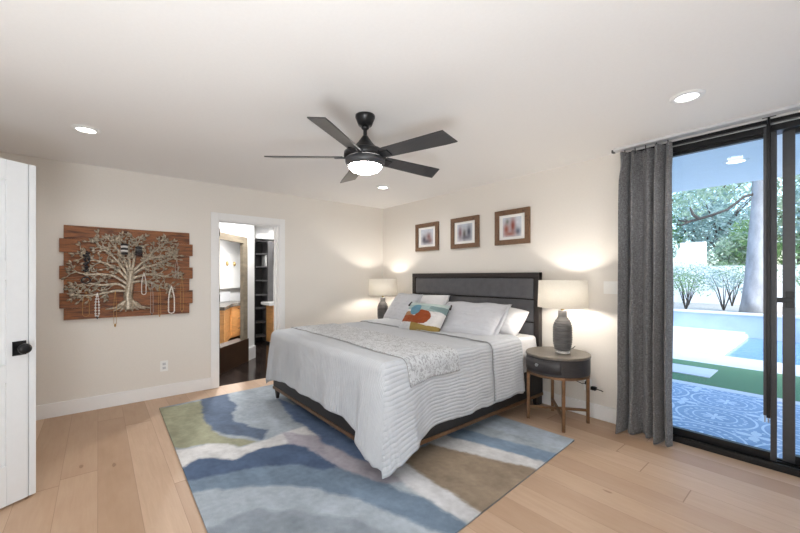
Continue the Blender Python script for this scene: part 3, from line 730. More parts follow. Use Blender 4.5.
# patterned runner across the foot
Ru0, Ru1, Rv0, Rv1 = XL-0.25, XR+0.125, -1.95, -1.42
b = BM(); grid(b, 160, 50, lambda i, j: drape(Ru0+(Ru1-Ru0)*i, Rv0+(Rv1-Rv0)*j + 0.02*math.sin(i*5), 0.013, 1.0), lambda i, j: (Ru0+(Ru1-Ru0)*i, Rv0+(Rv1-Rv0)*j))
run = thing('bed_runner', (1.84, -1.66, TOP+0.014), 'grey leaf patterned throw runner laid across the foot of the bed', 'throw')
RI = Matrix.Translation((-1.84, 1.66, -TOP-0.014))
o = link('cloth', b, 'runner_cloth', run, True); o.matrix_parent_inverse = RI; solidify(o, 0.007, 1.0)
b = BM()
for vv in (Rv0, Rv1): tube(b, [drape(Ru0+(Ru1-Ru0)*k/120, vv + 0.02*math.sin(k/120*5), 0.013) for k in range(121)], 0.0035, 6)
tube(b, [drape(Ru1, Rv0+(Rv1-Rv0)*k/24+0.02*math.sin(5), 0.013) for k in range(25)], 0.0035, 6)
o = link('border', b, 'grey_plastic', run, True); o.matrix_parent_inverse = RI; tag(o, 'dark grey edge binding')

# pillows
def pillow_bm(w, h, t, n=44, flat=0.0, pinch=0.1, seed=0):
    b = BM()
    uvl = None
    for side in (1, -1):
        def fn(i, j):
            a, c = i*2-1, j*2-1
            e = max(0.0, (1-abs(a)**2.6))*max(0.0, (1-abs(c)**2.6))
            z = side*t*0.5*e**0.42
            x = w/2*a*(1-pinch*(1-abs(a))*0 - pinch*0.5*(1-c*c)*abs(a)**3*0.6)
            y = h/2*c*(1-pinch*0.5*(1-a*a)*abs(c)**3*0.6)
            k = 0.012*e*noise.noise(Vector((a*3+seed, c*3, side*2.0)))+0.006*noise.noise(Vector((a*7+seed, c*7, side)))*e**0.3
            return (x, y, z+k)
        m = BM(); grid(m, n, n, fn, lambda i, j: (j*h, i*w))
        if side < 0: bmesh.ops.reverse_faces(m, faces=m.faces)
        merge(b, m)
    bmesh.ops.remove_doubles(b, verts=b.verts, dist=0.002)
    return b
def pose(c, tilt, rz, roll=0.0):
    return Matrix.Translation(c) @ Matrix.Rotation(rz, 4, 'Z') @ Matrix.Rotation(tilt, 4, 'X') @ Matrix.Rotation(roll, 4, 'Z')
def pillow(name, label, w, h, t, c, tilt, rz, mat, seed, flange=None, roll=0.0):
    r = thing(name, c, label, 'pillow'); r.matrix_world = pose(c, tilt, rz, roll)
    o = link('cover', pillow_bm(w, h, t, seed=seed), mat, r, True)
    if flange:
        b = BM()
        ring = []
        K = 40
        def edge(k, s):
            q = k/K*4; f = q % 1; sd = int(q) % 4
            a, c2 = [(-1+2*f, -1), (1, -1+2*f), (1-2*f, 1), (-1, 1-2*f)][sd]
            return (w/2*a*s+0*0, h/2*c2*s)
        n = 4*16
        inner = [b.verts.new((*[v*0.965 for v in edge(k/n*K, 1.0)], 0.004*math.sin(k*1.3))) for k in range(n)]
        outer = [b.verts.new((edge(k/n*K, 1.0)[0]*(1+flange/w*2), edge(k/n*K, 1.0)[1]*(1+flange/h*2), 0.008*math.sin(k*0.9+seed))) for k in range(n)]
        for k in range(n): b.faces.new((inner[k], inner[(k+1) % n], outer[(k+1) % n], outer[k]))
        o = link('flange', b, mat, r, True); solidify(o, 0.006, 0)
    return r
D2 = math.radians
pillow('bed_pillow', 'white pillow standing against the headboard behind the patterned cushion', 0.74, 0.46, 0.17, (1.25, -0.25, 0.882), D2(60), D2(-3), 'sheet_cotton', 3, roll=D2(3))
pillow('bed_pillow', 'plump white pillow lying at the right end behind the large grey sham', 0.50, 0.36, 0.20, (2.50, -0.34, 0.868), D2(42), D2(8), 'sheet_cotton', 9, roll=D2(-6))
pillow('pillow_sham', 'small grey quilted sham leaning beside the glowing lamp in the corner', 0.56, 0.46, 0.16, (1.005, -0.45, 0.895), D2(54), D2(-6), 'sham_quilt', 5, 0.02)
pillow('pillow_sham', 'large grey quilted sham leaning between the patterned cushion and white pillow', 0.70, 0.50, 0.16, (2.315, -0.64, 0.880), D2(37), D2(11), 'sham_quilt', 12, 0.03)
cu = thing('accent_cushion', (1.895, -0.88, 0.882), 'rectangular cushion with rust, blue and mustard abstract shapes', 'cushion')
cu.matrix_world = pose((1.895, -0.88, 0.882), D2(53), D2(5), D2(-1))
o = link('cover', pillow_bm(0.57, 0.37, 0.13, n=110, seed=21), 'cushion_weave', cu, True)
def cushion_colour(co, i):
    x, y = co.x/0.57+0.5, co.y/0.37+0.5
    if co.z < -0.002: return lin((60, 48, 50))
    c = (214, 212, 212)
    if y > 0.70 - 0.05*math.sin(x*3): c = (152, 172, 172)
    if y > 0.55 and x > 0.62 and y > 0.75-0.25*(x-0.62): c = (122, 144, 146)
    if y > 0.86: c = (184, 198, 196)
    # rust arch: a bar from the left edge into a big round right end
    if x < 0.30 and 0.45 <= y < 0.60: c = (160, 122, 92)
    if 0.02 < x < 0.55 and 0.24 < y < 0.47: c = (150, 80, 48)
    if ((x-0.53)/0.22)**2 + ((y-0.46)/0.23)**2 < 1 and x > 0.36: c = (146, 74, 42)
    if ((x-0.30)/0.135)**2 + ((y-0.68)/0.19)**2 < 1: c = (96, 138, 158)
    if y < 0.24 and x > 0.33 and y < 0.27-0.06*math.sin((x-0.33)*4): c = (150, 128, 74)
    if y < 0.2 and x <= 0.33: c = (208, 210, 214)
    return lin(c)
dye(o, cushion_colour)
for sx in (-1, 1):
    for sy in (-1, 1):
        b = BM(); x, y = sx*0.278, sy*0.183
        tube(b, [(x, y, 0), (x+sx*0.01, y+sy*0.006, 0.0), (x+sx*0.018, y-0.012, 0.004), (x+sx*0.02, y-0.05, 0.008)], [0.004, 0.009, 0.008, 0.013], 8); link('tassel', b, 'cushion_back', cu, True)

# ------------------------------------------------------------------ nightstands and lamps
def make_nightstand(loc, label, rot):
    t = thing('nightstand', loc, label, 'nightstand', None, rot)
    R = 0.272
    b = BM(); lathe(b, [(R-0.004, 0.466), (R, 0.473), (R, 0.606), (R-0.004, 0.612)], seg=72); link('body', b, 'nightstand_wood', t, False)
    b = BM(); lathe(b, [(R+0.002, 0.612), (R+0.006, 0.616), (R+0.006, 0.630), (R+0.001, 0.635), (0.0, 0.635)], seg=72, cap=False); link('top', b, 'nightstand_top', t)
    a0, a1 = math.radians(222), math.radians(303)
    b = BM(); n = 24
    def dr(i, j):
        a = a0+(a1-a0)*i; return ((R+0.006)*math.cos(a), (R+0.006)*math.sin(a), 0.490+0.11*j)
    grid(b, n, 2, dr); d = link('drawer', b, 'nightstand_wood', t, True); solidify(d, 0.006, 0)
    a = math.radians(262); b = BM(); t2 = BM(); lathe(t2, [(0.006, 0), (0.006, 0.014), (0.014, 0.018), (0.014, 0.026), (0.010, 0.028)], seg=20)
    merge(b, t2, Matrix.Translation(((R+0.008)*math.cos(a), (R+0.008)*math.sin(a), 0.555)) @ Matrix.Rotation(a, 4, 'Z') @ Matrix.Rotation(PI/2, 4, 'Y')); link('drawer_knob', b, 'aluminium', d, True)
    b = BM(); lathe(b, [(R-0.03, 0.444), (R-0.002, 0.444), (R-0.002, 0.466), (R-0.03, 0.466), (R-0.03, 0.444)], seg=64, cap=False); link('ring', b, 'bronze', t)
    for k in range(4):
        an = math.radians(37+90*k); b = BM(); q = BM(); box(q, (-0.013, -0.013, 0), (0.013, 0.013, 0.46), 0.002)
        merge(b, q, Matrix.Rotation(an, 4, 'Z') @ Matrix.Translation((R-0.014, 0, 0))); link('leg', b, 'bronze', t)
    for k in range(2):
        b = BM(); q = BM(); box(q, (-R+0.02, -0.011, 0.105), (R-0.02, 0.011, 0.127-0.003*k), 0.002); merge(b, q, Matrix.Rotation(math.radians(37+90*k), 4, 'Z')); link('stretcher', b, 'bronze', t)
    return t
make_nightstand((3.118, -0.335, 0), 'round dark nightstand with bronze legs between bed and grey curtain', 0)
make_nightstand((0.49, -0.335, 0), 'round dark nightstand mostly hidden behind the bed in the corner', 0)
def make_lamp(loc, label):
    t = thing('table_lamp', loc, label, 'lamp')
    b = BM(); lathe(b, [(0.062, 0.0), (0.064, 0.004), (0.064, 0.018), (0.060, 0.022)], seg=40); link('foot', b, 'clear_acrylic', t, True)
    prof = [(0.056, 0.022)]
    K = 13
    for k in range(K*8+1):
        q = k/(K*8)
        r = 0.064 + 0.017*math.sin(min(1, q/0.35)*PI/2) - 0.027*max(0, (q-0.66)/0.34)**2.2
        prof.append((r+0.005*abs(math.sin(q*K*PI))**0.8-0.002, 0.026+q*0.282))
    prof += [(0.050, 0.316), (0.041, 0.326), (0.038, 0.338), (0.038, 0.386), (0.030, 0.388)]
    b = BM(); lathe(b, prof, seg=48); link('base', b, 'ceramic_grey', t, True)
    b = BM(); tube(b, [(0, 0, 0.35), (0, 0, 0.40)], 0.011, 16); lathe(b, [(0.018, 0.395), (0.018, 0.455)], seg=20); link('socket', b, 'brass', t, True)
    b = BM(); lathe(b, [(0.2115, 0.420), (0.2145, 0.420), (0.2065, 0.666), (0.2040, 0.666), (0.2115, 0.420)], seg=72, cap=False); link('lamp_shade', b, 'linen_shade', t, True)
    b = BM()
    for k in range(3):
        a = 2*PI*k/3; tube(b, [(0.015*math.cos(a), 0.015*math.sin(a), 0.45), (0.2*math.cos(a), 0.2*math.sin(a), 0.645)], 0.002, 6)
    link('harp', b, 'brass', t)
    b = BM(); ball(b, (0, 0, 0.50), 0.036, 1, 1, 1.25, 2); link('bulb', b, 'bulb_glow', t, True)
    return t
make_lamp((3.16, -0.325, 0.636), 'table lamp with ribbed grey base and linen drum shade near the curtain')
make_lamp((0.43, -0.33, 0.636), 'table lamp with linen drum shade glowing in the room corner')
# power cord and wall outlet behind the nightstand
def outlet(name, loc, axis, label, cat, kind):
    t = thing(name, loc, label, cat)
    s = (lambda a, c, z0, z1, d0, d1: ((d0, a, z0), (d1, c, z1))) if axis == 'x' else (lambda a, c, z0, z1, d0, d1: ((a, -d1, z0), (c, -d0, z1)))
    if kind == 'outlet':
        b = BM(); box(b, *s(-0.036, 0.036, -0.058, 0.058, 0.0, 0.006), 0.002); link('cover_plate', b, 'white_plastic', t)
        for z in (-0.022, 0.022):
            b = BM(); box(b, *s(-0.016, 0.016, z-0.014, z+0.014, 0.006, 0.008), 0.001); so = link('socket', b, 'track_white', t)
            b = BM(); box(b, *s(-0.008, -0.005, z-0.006, z+0.005, 0.008, 0.0085)); box(b, *s(0.005, 0.008, z-0.006, z+0.005, 0.008, 0.0085)); link('slot', b, 'grey_plastic', so)
    else:
        b = BM(); box(b, *s(-0.06, 0.06, -0.058, 0.058, 0.0, 0.006), 0.002); link('cover_plate', b, 'white_plastic', t)
        for x in (-0.023, 0.023):
            b = BM(); box(b, *s(x-0.017, x+0.017, -0.034, 0.034, 0.006, 0.0095), 0.001); link('rocker', b, 'white_plastic', t)
    return t
outlet('wall_outlet', (0.0, -3.047, 0.345), 'x', 'white wall outlet below the wooden tree wall piece', 'outlet', 'outlet')
outlet('wall_outlet', (3.25, 0.0, 0.30), 'y', 'white wall outlet behind the nightstand legs', 'outlet', 'outlet')
outlet('light_switch', (3.452, 0.0, 1.235), 'y', 'white double light switch between the lamp and the curtain', 'switch', 'switch')
b = BM(); box(b, (3.235, -0.035, 0.305), (3.265, -0.0085, 0.335), 0.003); tube(b, [(3.25, -0.035, 0.32), (3.22, -0.05, 0.31), (3.12, -0.055, 0.34), (3.05, -0.05, 0.45), (3.10, -0.045, 0.60), (3.15, -0.045, 0.66), (3.155, -0.12, 0.648), (3.16, -0.25, 0.642)], 0.0035, 6)
box(b, (3.29, -0.045, 0.268), (3.335, -0.0085, 0.298), 0.003); tube(b, [(3.335, -0.03, 0.283), (3.38, -0.035, 0.28), (3.40, -0.04, 0.276)], 0.004, 6)
tag(link('power_cord', b, 'black_metal', None, True), 'black power cord and plugs on the wall behind the nightstand', 'cord')

# ------------------------------------------------------------------ framed pictures
def picture(cx, w, h, label, blobs):
    t = thing('framed_picture', (cx, 0, 1.898), label, 'picture', None)
    f = 0.056
    b = BM()
    for k, (a, c) in enumerate((((-w/2, -h/2), (w/2, -h/2+f)), ((-w/2, h/2-f), (w/2, h/2)), ((-w/2, -h/2+f), (-w/2+f, h/2-f)), ((w/2-f, -h/2+f), (w/2, h/2-f)))):
        box(b, (a[0], -0.032, a[1]), (c[0], -0.002, c[1]), 0.004)
    link('frame', b, 'picture_wood', t)
    b = BM(); box(b, (-w/2+f-0.003, -0.014, -h/2+f-0.003), (w/2-f+0.003, -0.006, h/2-f+0.003)); link('mat_board', b, 'white_plastic', t)
    iw, ih = w*0.54, h*0.56
    b = BM(); grid(b, 60, 60, lambda i, j: (-iw/2+iw*i, -0.0155, -ih/2+ih*j)); pr = link('print', b, 'art_print', t)
    def colr(co, i):
        x, y = co.x/iw, co.z/ih
        bgc = Vector(lin((232, 234, 240))); acc = bgc.copy()
        acc = acc.lerp(Vector(lin((206, 214, 226))), max(0, min(1, 0.5+y)))
        for bx, by, sx, sy, c, s in blobs:
            g = s*math.exp(-((x-bx)/sx)**2-((y-by)/sy)**2); acc = acc.lerp(Vector(lin(c))*0.62, min(1, g*1.1))
        n = 0.5+0.5*noise.noise(Vector((x*7+cx*9, y*7, 0)))
        return tuple(acc*(0.78+0.24*n))
    dye(pr, colr); solidify(pr, 0.001, 0)
B1 = [(-0.22, -0.15, 0.2, 0.3, (84, 72, 92), 0.9), (0.15, 0.02, 0.2, 0.28, (150, 84, 84), 0.85), (0.25, -0.25, 0.2, 0.2, (170, 110, 100), 0.8), (0.0, -0.3, 0.3, 0.15, (90, 80, 100), 0.8)]
B2 = [(-0.3, 0.0, 0.14, 0.4, (150, 80, 96), 0.85), (-0.02, -0.1, 0.13, 0.35, (96, 84, 70), 0.85), (0.28, 0.02, 0.16, 0.4, (70, 74, 100), 0.9), (0.1, -0.3, 0.35, 0.15, (100, 92, 120), 0.7)]
B3 = [(-0.3, -0.1, 0.18, 0.35, (190, 96, 64), 0.9), (0.05, 0.05, 0.15, 0.45, (176, 82, 58), 0.95), (0.32, -0.25, 0.15, 0.22, (70, 88, 120), 0.85), (-0.1, -0.35, 0.3, 0.12, (180, 92, 66), 0.8), (-0.25, 0.3, 0.1, 0.15, (120, 130, 110), 0.7)]
picture(1.053, 0.46, 0.395, 'wood framed picture nearest the room corner, plum and red print', B1)
picture(1.743, 0.455, 0.395, 'middle wood framed picture above the headboard with mauve and navy print', B2)
picture(2.430, 0.445, 0.395, 'wood framed picture nearest the curtain with orange and red print', B3)

# ------------------------------------------------------------------ ceiling fan
fan = thing('ceiling_fan', (2.68, -2.19, H), 'black five blade ceiling fan with a lit white dome light', 'fan')
b = BM(); lathe(b, [(0.068, 0.0), (0.068, -0.014), (0.064, -0.022), (0.046, -0.068), (0.014, -0.07)], seg=40); link('canopy', b, 'fan_black', fan, True)
b = BM(); lathe(b, [(0.013, -0.07), (0.013, -0.165)], seg=20); lathe(b, [(0.026, -0.072), (0.026, -0.088), (0.014, -0.1)], seg=20); link('downrod', b, 'fan_black', fan, True)
b = BM(); lathe(b, [(0.018, -0.140), (0.024, -0.15), (0.048, -0.185), (0.082, -0.222), (0.108, -0.243)], seg=48); link('motor_cone', b, 'fan_black', fan, True)
b = BM(); lathe(b, [(0.09, -0.238), (0.125, -0.243), (0.145, -0.258), (0.147, -0.285), (0.135, -0.297), (0.09, -0.298)], seg=56); link('motor_housing', b, 'fan_black', fan, True)
b = BM(); lathe(b, [(0.13, -0.298), (0.138, -0.304), (0.135, -0.33), (0.12, -0.352), (0.112, -0.352)], seg=56, cap=False); tag(link('light_ring', b, 'frame_grey', fan, True), 'grey metal light ring')
b = BM(); lathe(b, [(0.118, -0.346), (0.112, -0.360), (0.095, -0.378), (0.06, -0.393), (0.0, -0.400)], seg=48, cap=False); link('light_dome', b, 'fan_glow', fan, True)
for k in range(5):
    a = math.radians(-57+72*k)
    mt = Matrix.Rotation(a, 4, 'Z') @ Matrix.Translation((0, 0, -0.288)) @ Matrix.Rotation(math.radians(-15), 4, 'X')
    b = BM(); q = BM(); poly = [(0.15, -0.055), (0.60, -0.068), (0.640, -0.068), (0.675, 0.064), (0.60, 0.066), (0.15, 0.05)]
    prism(q, poly, -0.004, 0.004); bmesh.ops.bevel(q, geom=list(q.edges), offset=0.002, segments=1, affect='EDGES'); merge(b, q, mt); bo = link('blade', b, 'blade', fan)
    b = BM(); q = BM(); box(q, (0.10, -0.03, -0.010), (0.21, 0.03, -0.003), 0.002); merge(b, q, mt); link('blade_iron', b, 'fan_black', bo)

# ------------------------------------------------------------------ wooden jewellery board with metal tree
wb = thing('jewelry_board', (0.0, -3.336, 1.375), 'rustic wooden plank wall piece with a metal tree holding necklaces', 'wall art')
WI = Matrix.Translation((0, 3.336, -1.375))
rows = [1.834, 1.704, 1.571, 1.441, 1.311, 1.178, 1.030, 0.917]
for k in range(7):
    long_ = k % 2 == 1
    y0, y1 = (-3.893, -2.773) if long_ else (-3.862, -2.806)
    b = BM(); box(b, (0.012, y0, rows[k+1]+0.001), (0.030+0.002*(k % 2), y1, rows[k]-0.001), 0.002); o = link('plank', b, 'barn_plank', wb); o.matrix_parent_inverse = WI
for yb in (-3.70, -3.03):
    b = BM(); box(b, (0.001, yb, 0.95), (0.012, yb+0.06, 1.80)); o = link('batten', b, 'barn_plank', wb); o.matrix_parent_inverse = WI
def wp(y, z, d=0.045): return Vector((d, y, z))
LEAVES = []
tb = BM()
def branch(pts, r0, r1, d=0.045):
    P = [Vector(p) for p in pts]; out = []
    n = len(P)
    for i in range(n-1):
        for k in range(4): 
            q = k/4; p0, p1, p2, p3 = P[max(i-1, 0)], P[i], P[i+1], P[min(i+2, n-1)]
            out.append(0.5*((2*p1)+(p2-p0)*q+(2*p0-5*p1+4*p2-p3)*q*q+(3*p1-p0-3*p2+p3)*q**3))
    out.append(P[-1]); m = len(out)
    pts3 = [wp(p.x, p.y, d+0.004*math.sin(i*0.8)) for i, p in enumerate(out)]
    tube(tb, pts3, [r0+(r1-r0)*i/(m-1) for i in range(m)], 7)
    return out
def leaf(y, z, ang, L=0.034):
    q = BM(); bmesh.ops.create_icosphere(q, subdivisions=1, radius=1.0)
    merge(LB, q, Matrix.Translation((0.050, y, z)) @ Matrix.Rotation(ang, 4, 'X') @ Matrix.Rotation(0.4*math.sin(ang*3), 4, 'Y') @ Matrix.Translation((0, L*0.5, 0)) @ Matrix.Diagonal((0.004, L*0.55, L*0.26, 1)))
LB = BM()
# trunk
branch([(-3.335, 1.00), (-3.332, 1.06), (-3.340, 1.14), (-3.328, 1.22), (-3.318, 1.32), (-3.31, 1.40)], 0.048, 0.030)
for y, z in ((-3.52, 1.005), (-3.46, 0.985), (-3.405, 0.98), (-3.36, 0.972), (-3.30, 0.975), (-3.25, 0.985), (-3.19, 0.99), (-3.14, 1.0)):
    branch([(-3.335+(y+3.335)*0.12, 1.085), (-3.335+(y+3.335)*0.45, 1.035), ((y-3.335)/2-0.002*0, 1.02), (y, z)], 0.022, 0.006)
mains = [
    [(-3.335, 1.20), (-3.42, 1.26), (-3.55, 1.25), (-3.66, 1.27), (-3.75, 1.24)],
    [(-3.335, 1.18), (-3.44, 1.19), (-3.55, 1.165), (-3.66, 1.15), (-3.76, 1.165)],
    [(-3.33, 1.24), (-3.45, 1.34), (-3.56, 1.36), (-3.68, 1.36), (-3.78, 1.40)],
    [(-3.33, 1.28), (-3.40, 1.38), (-3.50, 1.46), (-3.60, 1.50), (-3.68, 1.55)],
    [(-3.325, 1.30), (-3.38, 1.42), (-3.46, 1.54), (-3.54, 1.62), (-3.60, 1.68)],
    [(-3.32, 1.34), (-3.36, 1.48), (-3.40, 1.58), (-3.47, 1.68), (-3.50, 1.73)],
    [(-3.315, 1.36), (-3.33, 1.50), (-3.34, 1.60), (-3.36, 1.68), (-3.41, 1.73)],
    [(-3.31, 1.38), (-3.29, 1.50), (-3.28, 1.60), (-3.26, 1.68), (-3.24, 1.73)],
    [(-3.31, 1.38), (-3.24, 1.46), (-3.18, 1.52), (-3.12, 1.60), (-3.05, 1.66), (-3.01, 1.71)],
    [(-3.315, 1.34), (-3.22, 1.42), (-3.12, 1.46), (-3.02, 1.50), (-2.94, 1.54)],
    [(-3.32, 1.30), (-3.22, 1.35), (-3.10, 1.36), (-2.99, 1.33), (-2.88, 1.36)],
    [(-3.325, 1.26), (-3.24, 1.29), (-3.14, 1.27), (-3.06, 1.22), (-2.98, 1.20)],
    [(-3.31, 1.37), (-3.20, 1.50), (-3.10, 1.545), (-3.00, 1.555), (-2.93, 1.60)],
]
rt = random.Random(5)
for m in mains:
    out = branch(m, 0.017, 0.006)
    for i in range(4, len(out), 2):
        p = out[i]; dv = (out[i]-out[i-1]).normalized(); base = math.atan2(dv.y, dv.x)
        for s in (1, -1):
            if rt.random() < 0.78:
                a = base + s*rt.uniform(0.5, 1.1); L = rt.uniform(0.05, 0.10)
                e = (p.x+L*math.cos(a), p.y+L*math.sin(a)); mid = (p.x+L*0.5*math.cos(a-s*0.25), p.y+L*0.5*math.sin(a-s*0.25))
                if e[1] < 1.09 or e[1] > 1.77 or e[0] < -3.82 or e[0] > -2.85: continue
                branch([(p.x, p.y), mid, e], 0.0065, 0.0035, 0.046)
                leaf(e[0], e[1], a, 0.045)
                if rt.random() < 0.6: leaf(e[0], e[1], a+0.9, 0.038)
                leaf(mid[0], mid[1], a-0.9, 0.036)
                if rt.random() < 0.4: leaf(mid[0], mid[1], a+0.8, 0.036)
    leaf(out[-1].x, out[-1].y, base, 0.05); leaf(out[-1].x, out[-1].y, base+0.8, 0.04); leaf(out[-1].x, out[-1].y, base-0.8, 0.04)
for vv in tb.verts: vv.co.x = 0.054 + (vv.co.x-0.050)*0.42; vv.co.y -= 0.03
for vv in LB.verts: vv.co.x += 0.006; vv.co.y -= 0.03
tr = link('metal_tree', tb, 'tree_metal', wb, True); tr.matrix_parent_inverse = WI
lv = link('leaves', LB, 'tree_metal', tr, True); lv.matrix_parent_inverse = Matrix.Identity(4)

def necklace(y, z, w, drop, m, label, r=0.0022, bead=0.0, pendant=None, d=0.062, group=None):
    b = BM(); n = 40; pts = []
    for k in range(n+1):
        q = k/n; s = q*2-1
        yy = y + w*math.copysign(1-(1-min(1, (1-abs(s))*2.2))**2, s)*0.5 if abs(s) > 0.0 else y
        a = PI*q
        prof = math.sin(a)**0.55
        yy = y - w*0.5*math.cos(a) if q not in (0, 1) else y
        zz = z - drop*prof
        pts.append((d, yy, zz))
    # two near-vertical strands joined by a curve at the bottom
    pts = [(d-0.006, y, z+0.004)]
    for k in range(1, 16): pts.append((d, y-w/2*math.sin(min(1, k/9)*PI/2), z-(drop-w/2)*k/15))
    for k in range(1, 12): a = PI*k/12; pts.append((d, y-w/2*math.cos(a), z-(drop-w/2)-w/2*math.sin(a)))
    for k in range(15, 0, -1): pts.append((d, y+w/2*math.sin(min(1, k/9)*PI/2), z-(drop-w/2)*k/15))
    pts.append((d-0.006, y+0.001, z+0.004))
    tube(b, pts, r, 6)
    if bead:
        L = 0
        for p0, p1 in zip(pts, pts[1:]):
            L += (Vector(p1)-Vector(p0)).length
            if L > bead*1.9 and p1[2] < z-drop*0.08:
                L = 0; ball(b, p1, bead, sub=1)
    t = thing('necklace', (d, y, z), label, 'necklace', group)
    o = link('chain', b, m, t, True); o.matrix_parent_inverse = Matrix.Translation((-d, -y, -z))
    if pendant:
        b = BM(); ball(b, (d, y, z-drop-pendant*1.0), pendant, 0.5, 0.8, 1.7, 2); o = link('pendant', b, 'bead_dark' if m != 'chain_gold' else 'chain_gold', t, True); o.matrix_parent_inverse = Matrix.Translation((-d, -y, -z))
    return t
necklace(-2.985, 1.23, 0.055, 0.30, 'pearl', 'long white pearl necklace hanging lowest at the right of the metal tree', 0.005, 0.009)
necklace(-3.235, 1.375, 0.038, 0.23, 'pearl', 'short pale pearl necklace hanging just right of the metal trunk', 0.003, 0.006)
necklace(-3.615, 1.17, 0.026, 0.23, 'bead_white', 'white and copper bead necklace under the left branches', 0.003, 0.010, 0.010)
necklace(-3.70, 1.185, 0.05, 0.24, 'chain_gold', 'thin gold chain hanging furthest left on the wooden board', 0.0016)
necklace(-3.475, 1.19, 0.022, 0.34, 'chain_gold', 'thin gold chain with dark drop reaching below the board, left of trunk', 0.0016, 0.0, 0.011)
necklace(-3.165, 1.27, 0.024, 0.33, 'chain_silver', 'thin silver chain right of the trunk reaching below the board', 0.0016, 0.0, 0.008)
necklace(-3.095, 1.235, 0.020, 0.32, 'chain_gold', 'thin gold chain between trunk and long pearl necklace', 0.0016, 0.0, 0.007)
necklace(-2.885, 1.35, 0.030, 0.40, 'chain_gold', 'thin gold chain hanging furthest right on the wooden board', 0.0016, 0.0, 0.006)
necklace(-2.935, 1.52, 0.028, 0.20, 'chain_silver', 'short silver chain on the upper right branch tip', 0.0018)
def bangle(y, z, r, h, label, mats):
    t = thing('bracelet', (0.06, y, z), label, 'bracelet')
    for k, m in enumerate(mats):
        b = BM(); zz = -k*h; n = 16
        tube(b, [(0.010*math.sin(2*PI*q/n)+0.004, r*math.cos(2*PI*q/n), zz+0.004*math.sin(2*PI*q/n)) for q in range(n+1)], h*0.46, 8); link('band', b, m, t, True)
bangle(-3.40, 1.665, 0.022, 0.022, 'black and white banded bracelets near the top of the tree', ['bead_dark', 'bead_white', 'bead_dark', 'bead_white', 'bead_dark'])
bangle(-3.28, 1.64, 0.022, 0.024, 'dark and red bracelet stack top centre of the metal tree', ['bead_dark', 'ceramic_grey', 'bead_dark', 'cushion_back'])
b = BM(); rb = random.Random(3)
for k in range(46): ball(b, (0.064+rb.uniform(-0.006, 0.008), -3.695+rb.uniform(-0.022, 0.022), 1.58-0.20*k/46), rb.uniform(0.006, 0.012), sub=1)
tag(link('necklace', b, 'bead_dark', None, True), 'chunky dark stone necklace on the upper left branch', 'necklace')
b = BM()
for k in range(30):
    a = 2*PI*k/30; ball(b, (0.064, -3.70+0.032*math.cos(a), 1.30+0.030*math.sin(a)), 0.007, sub=1)
tag(link('bracelet', b, 'bead_dark', None, True), 'dark bead bracelet on the lower left branch', 'bracelet')

# ------------------------------------------------------------------ outside: patio, turf, pool, garden
struct('patio_floor', box(BM(), (-2.0, 0.15, -0.12), (9.0, 2.0, -0.005)), 'patio_tile')
struct('patio_border', box(BM(), (-2.0, 2.0, -0.12), (9.0, 2.15, -0.003)), 'deck_stone')
o = link('turf_strip', box(BM(), (-2.0, 2.15, -0.12), (9.0, 3.58, 0.0)), 'turf'); tag(o, 'strip of artificial green turf beyond the patio tiles', 'grass', kind='stuff')
for k, (x0, x1) in enumerate(((2.05, 3.72), (5.3, 6.9))):
    o = link('stepping_slab', box(BM(), (x0, 2.55, 0.0), (x1, 3.13, 0.012), 0.004), 'deck_stone'); tag(o, ['white rectangular stone slab set in the green turf beside the curtain', 'white rectangular stone slab in the turf behind the sliding panel'][k], 'paving slab')
b = BM(); box(b, (-2.0, 3.58, -0.12), (9.0, 4.5, -0.002)); box(b, (-2.0, 4.5, -0.12), (3.42, 8.3, -0.002)); struct('pool_deck', b, 'deck_stone')
b = BM()
for x in (0.4, 1.9): box(b, (x, 4.5, -0.002), (x+0.012, 8.3, 0.0005))
for y in (4.5, 5.4, 6.4, 7.4): box(b, (-2.0, y, -0.002), (3.4, y+0.012, 0.0005))
struct('trim_4', b, 'garden_wall')
struct('pool_basin', box(BM(), (3.42, 4.5, -0.6), (9.0, 8.3, -0.5)), 'garden_wall')
b = BM(); box(b, (3.42, 4.5, -0.5), (3.47, 8.3, -0.06)); box(b, (3.47, 4.5, -0.5), (9.0, 4.53, -0.06)); box(b, (3.47, 4.53, -0.5), (3.75, 8.29, -0.2)); struct('pool_step', b, 'deck_stone')
o = link('pool_water', box(BM(), (3.47, 4.53, -0.5), (9.0, 8.29, -0.13)), 'pool_water'); tag(o, 'still blue water in the rectangular pool', 'water', kind='stuff')
struct('planter_wall', box(BM(), (-4.0, 8.3, -0.6), (12.0, 8.5, 0.40), 0.004), 'garden_wall')
struct('planter_cap', box(BM(), (-4.0, 8.27, 0.40), (12.0, 8.53, 0.45), 0.004), 'deck_stone')
struct('garden_soil', box(BM(), (-14.0, 8.5, 0.1), (22.0, 34.0, 0.38)), 'gravel')
b = BM(); box(b, (-6.0, 13.0, 0.38), (1.86, 13.2, 1.75), 0.004); box(b, (1.13, 12.98, 0.38), (1.86, 13.22, 2.58), 0.004); box(b, (1.86, 13.0, 0.38), (12.0, 13.2, 1.70), 0.004); struct('garden_wall', b, 'white_stucco')
b = BM(); box(b, (-3.0, 0.15, 2.60), (9.0, 3.05, 2.72)); struct('patio_ceiling', b, 'patio_ceiling')
recessed('recessed_light', 4.08, 1.744, 'round recessed light in the pale patio ceiling outside the glass', 'patio_glow', 2.60, 0.075, watts=2)
b = BM(); box(b, (-3.0, 0.15, 2.45), (9.0, 0.2, 2.60)); box(b, (-3.0, 0.15, -0.1), (3.56, 0.2, 2.45)); box(b, (5.32, 0.15, -0.1), (9.0, 0.2, 2.45)); struct('wall_exterior', b, 'white_stucco')

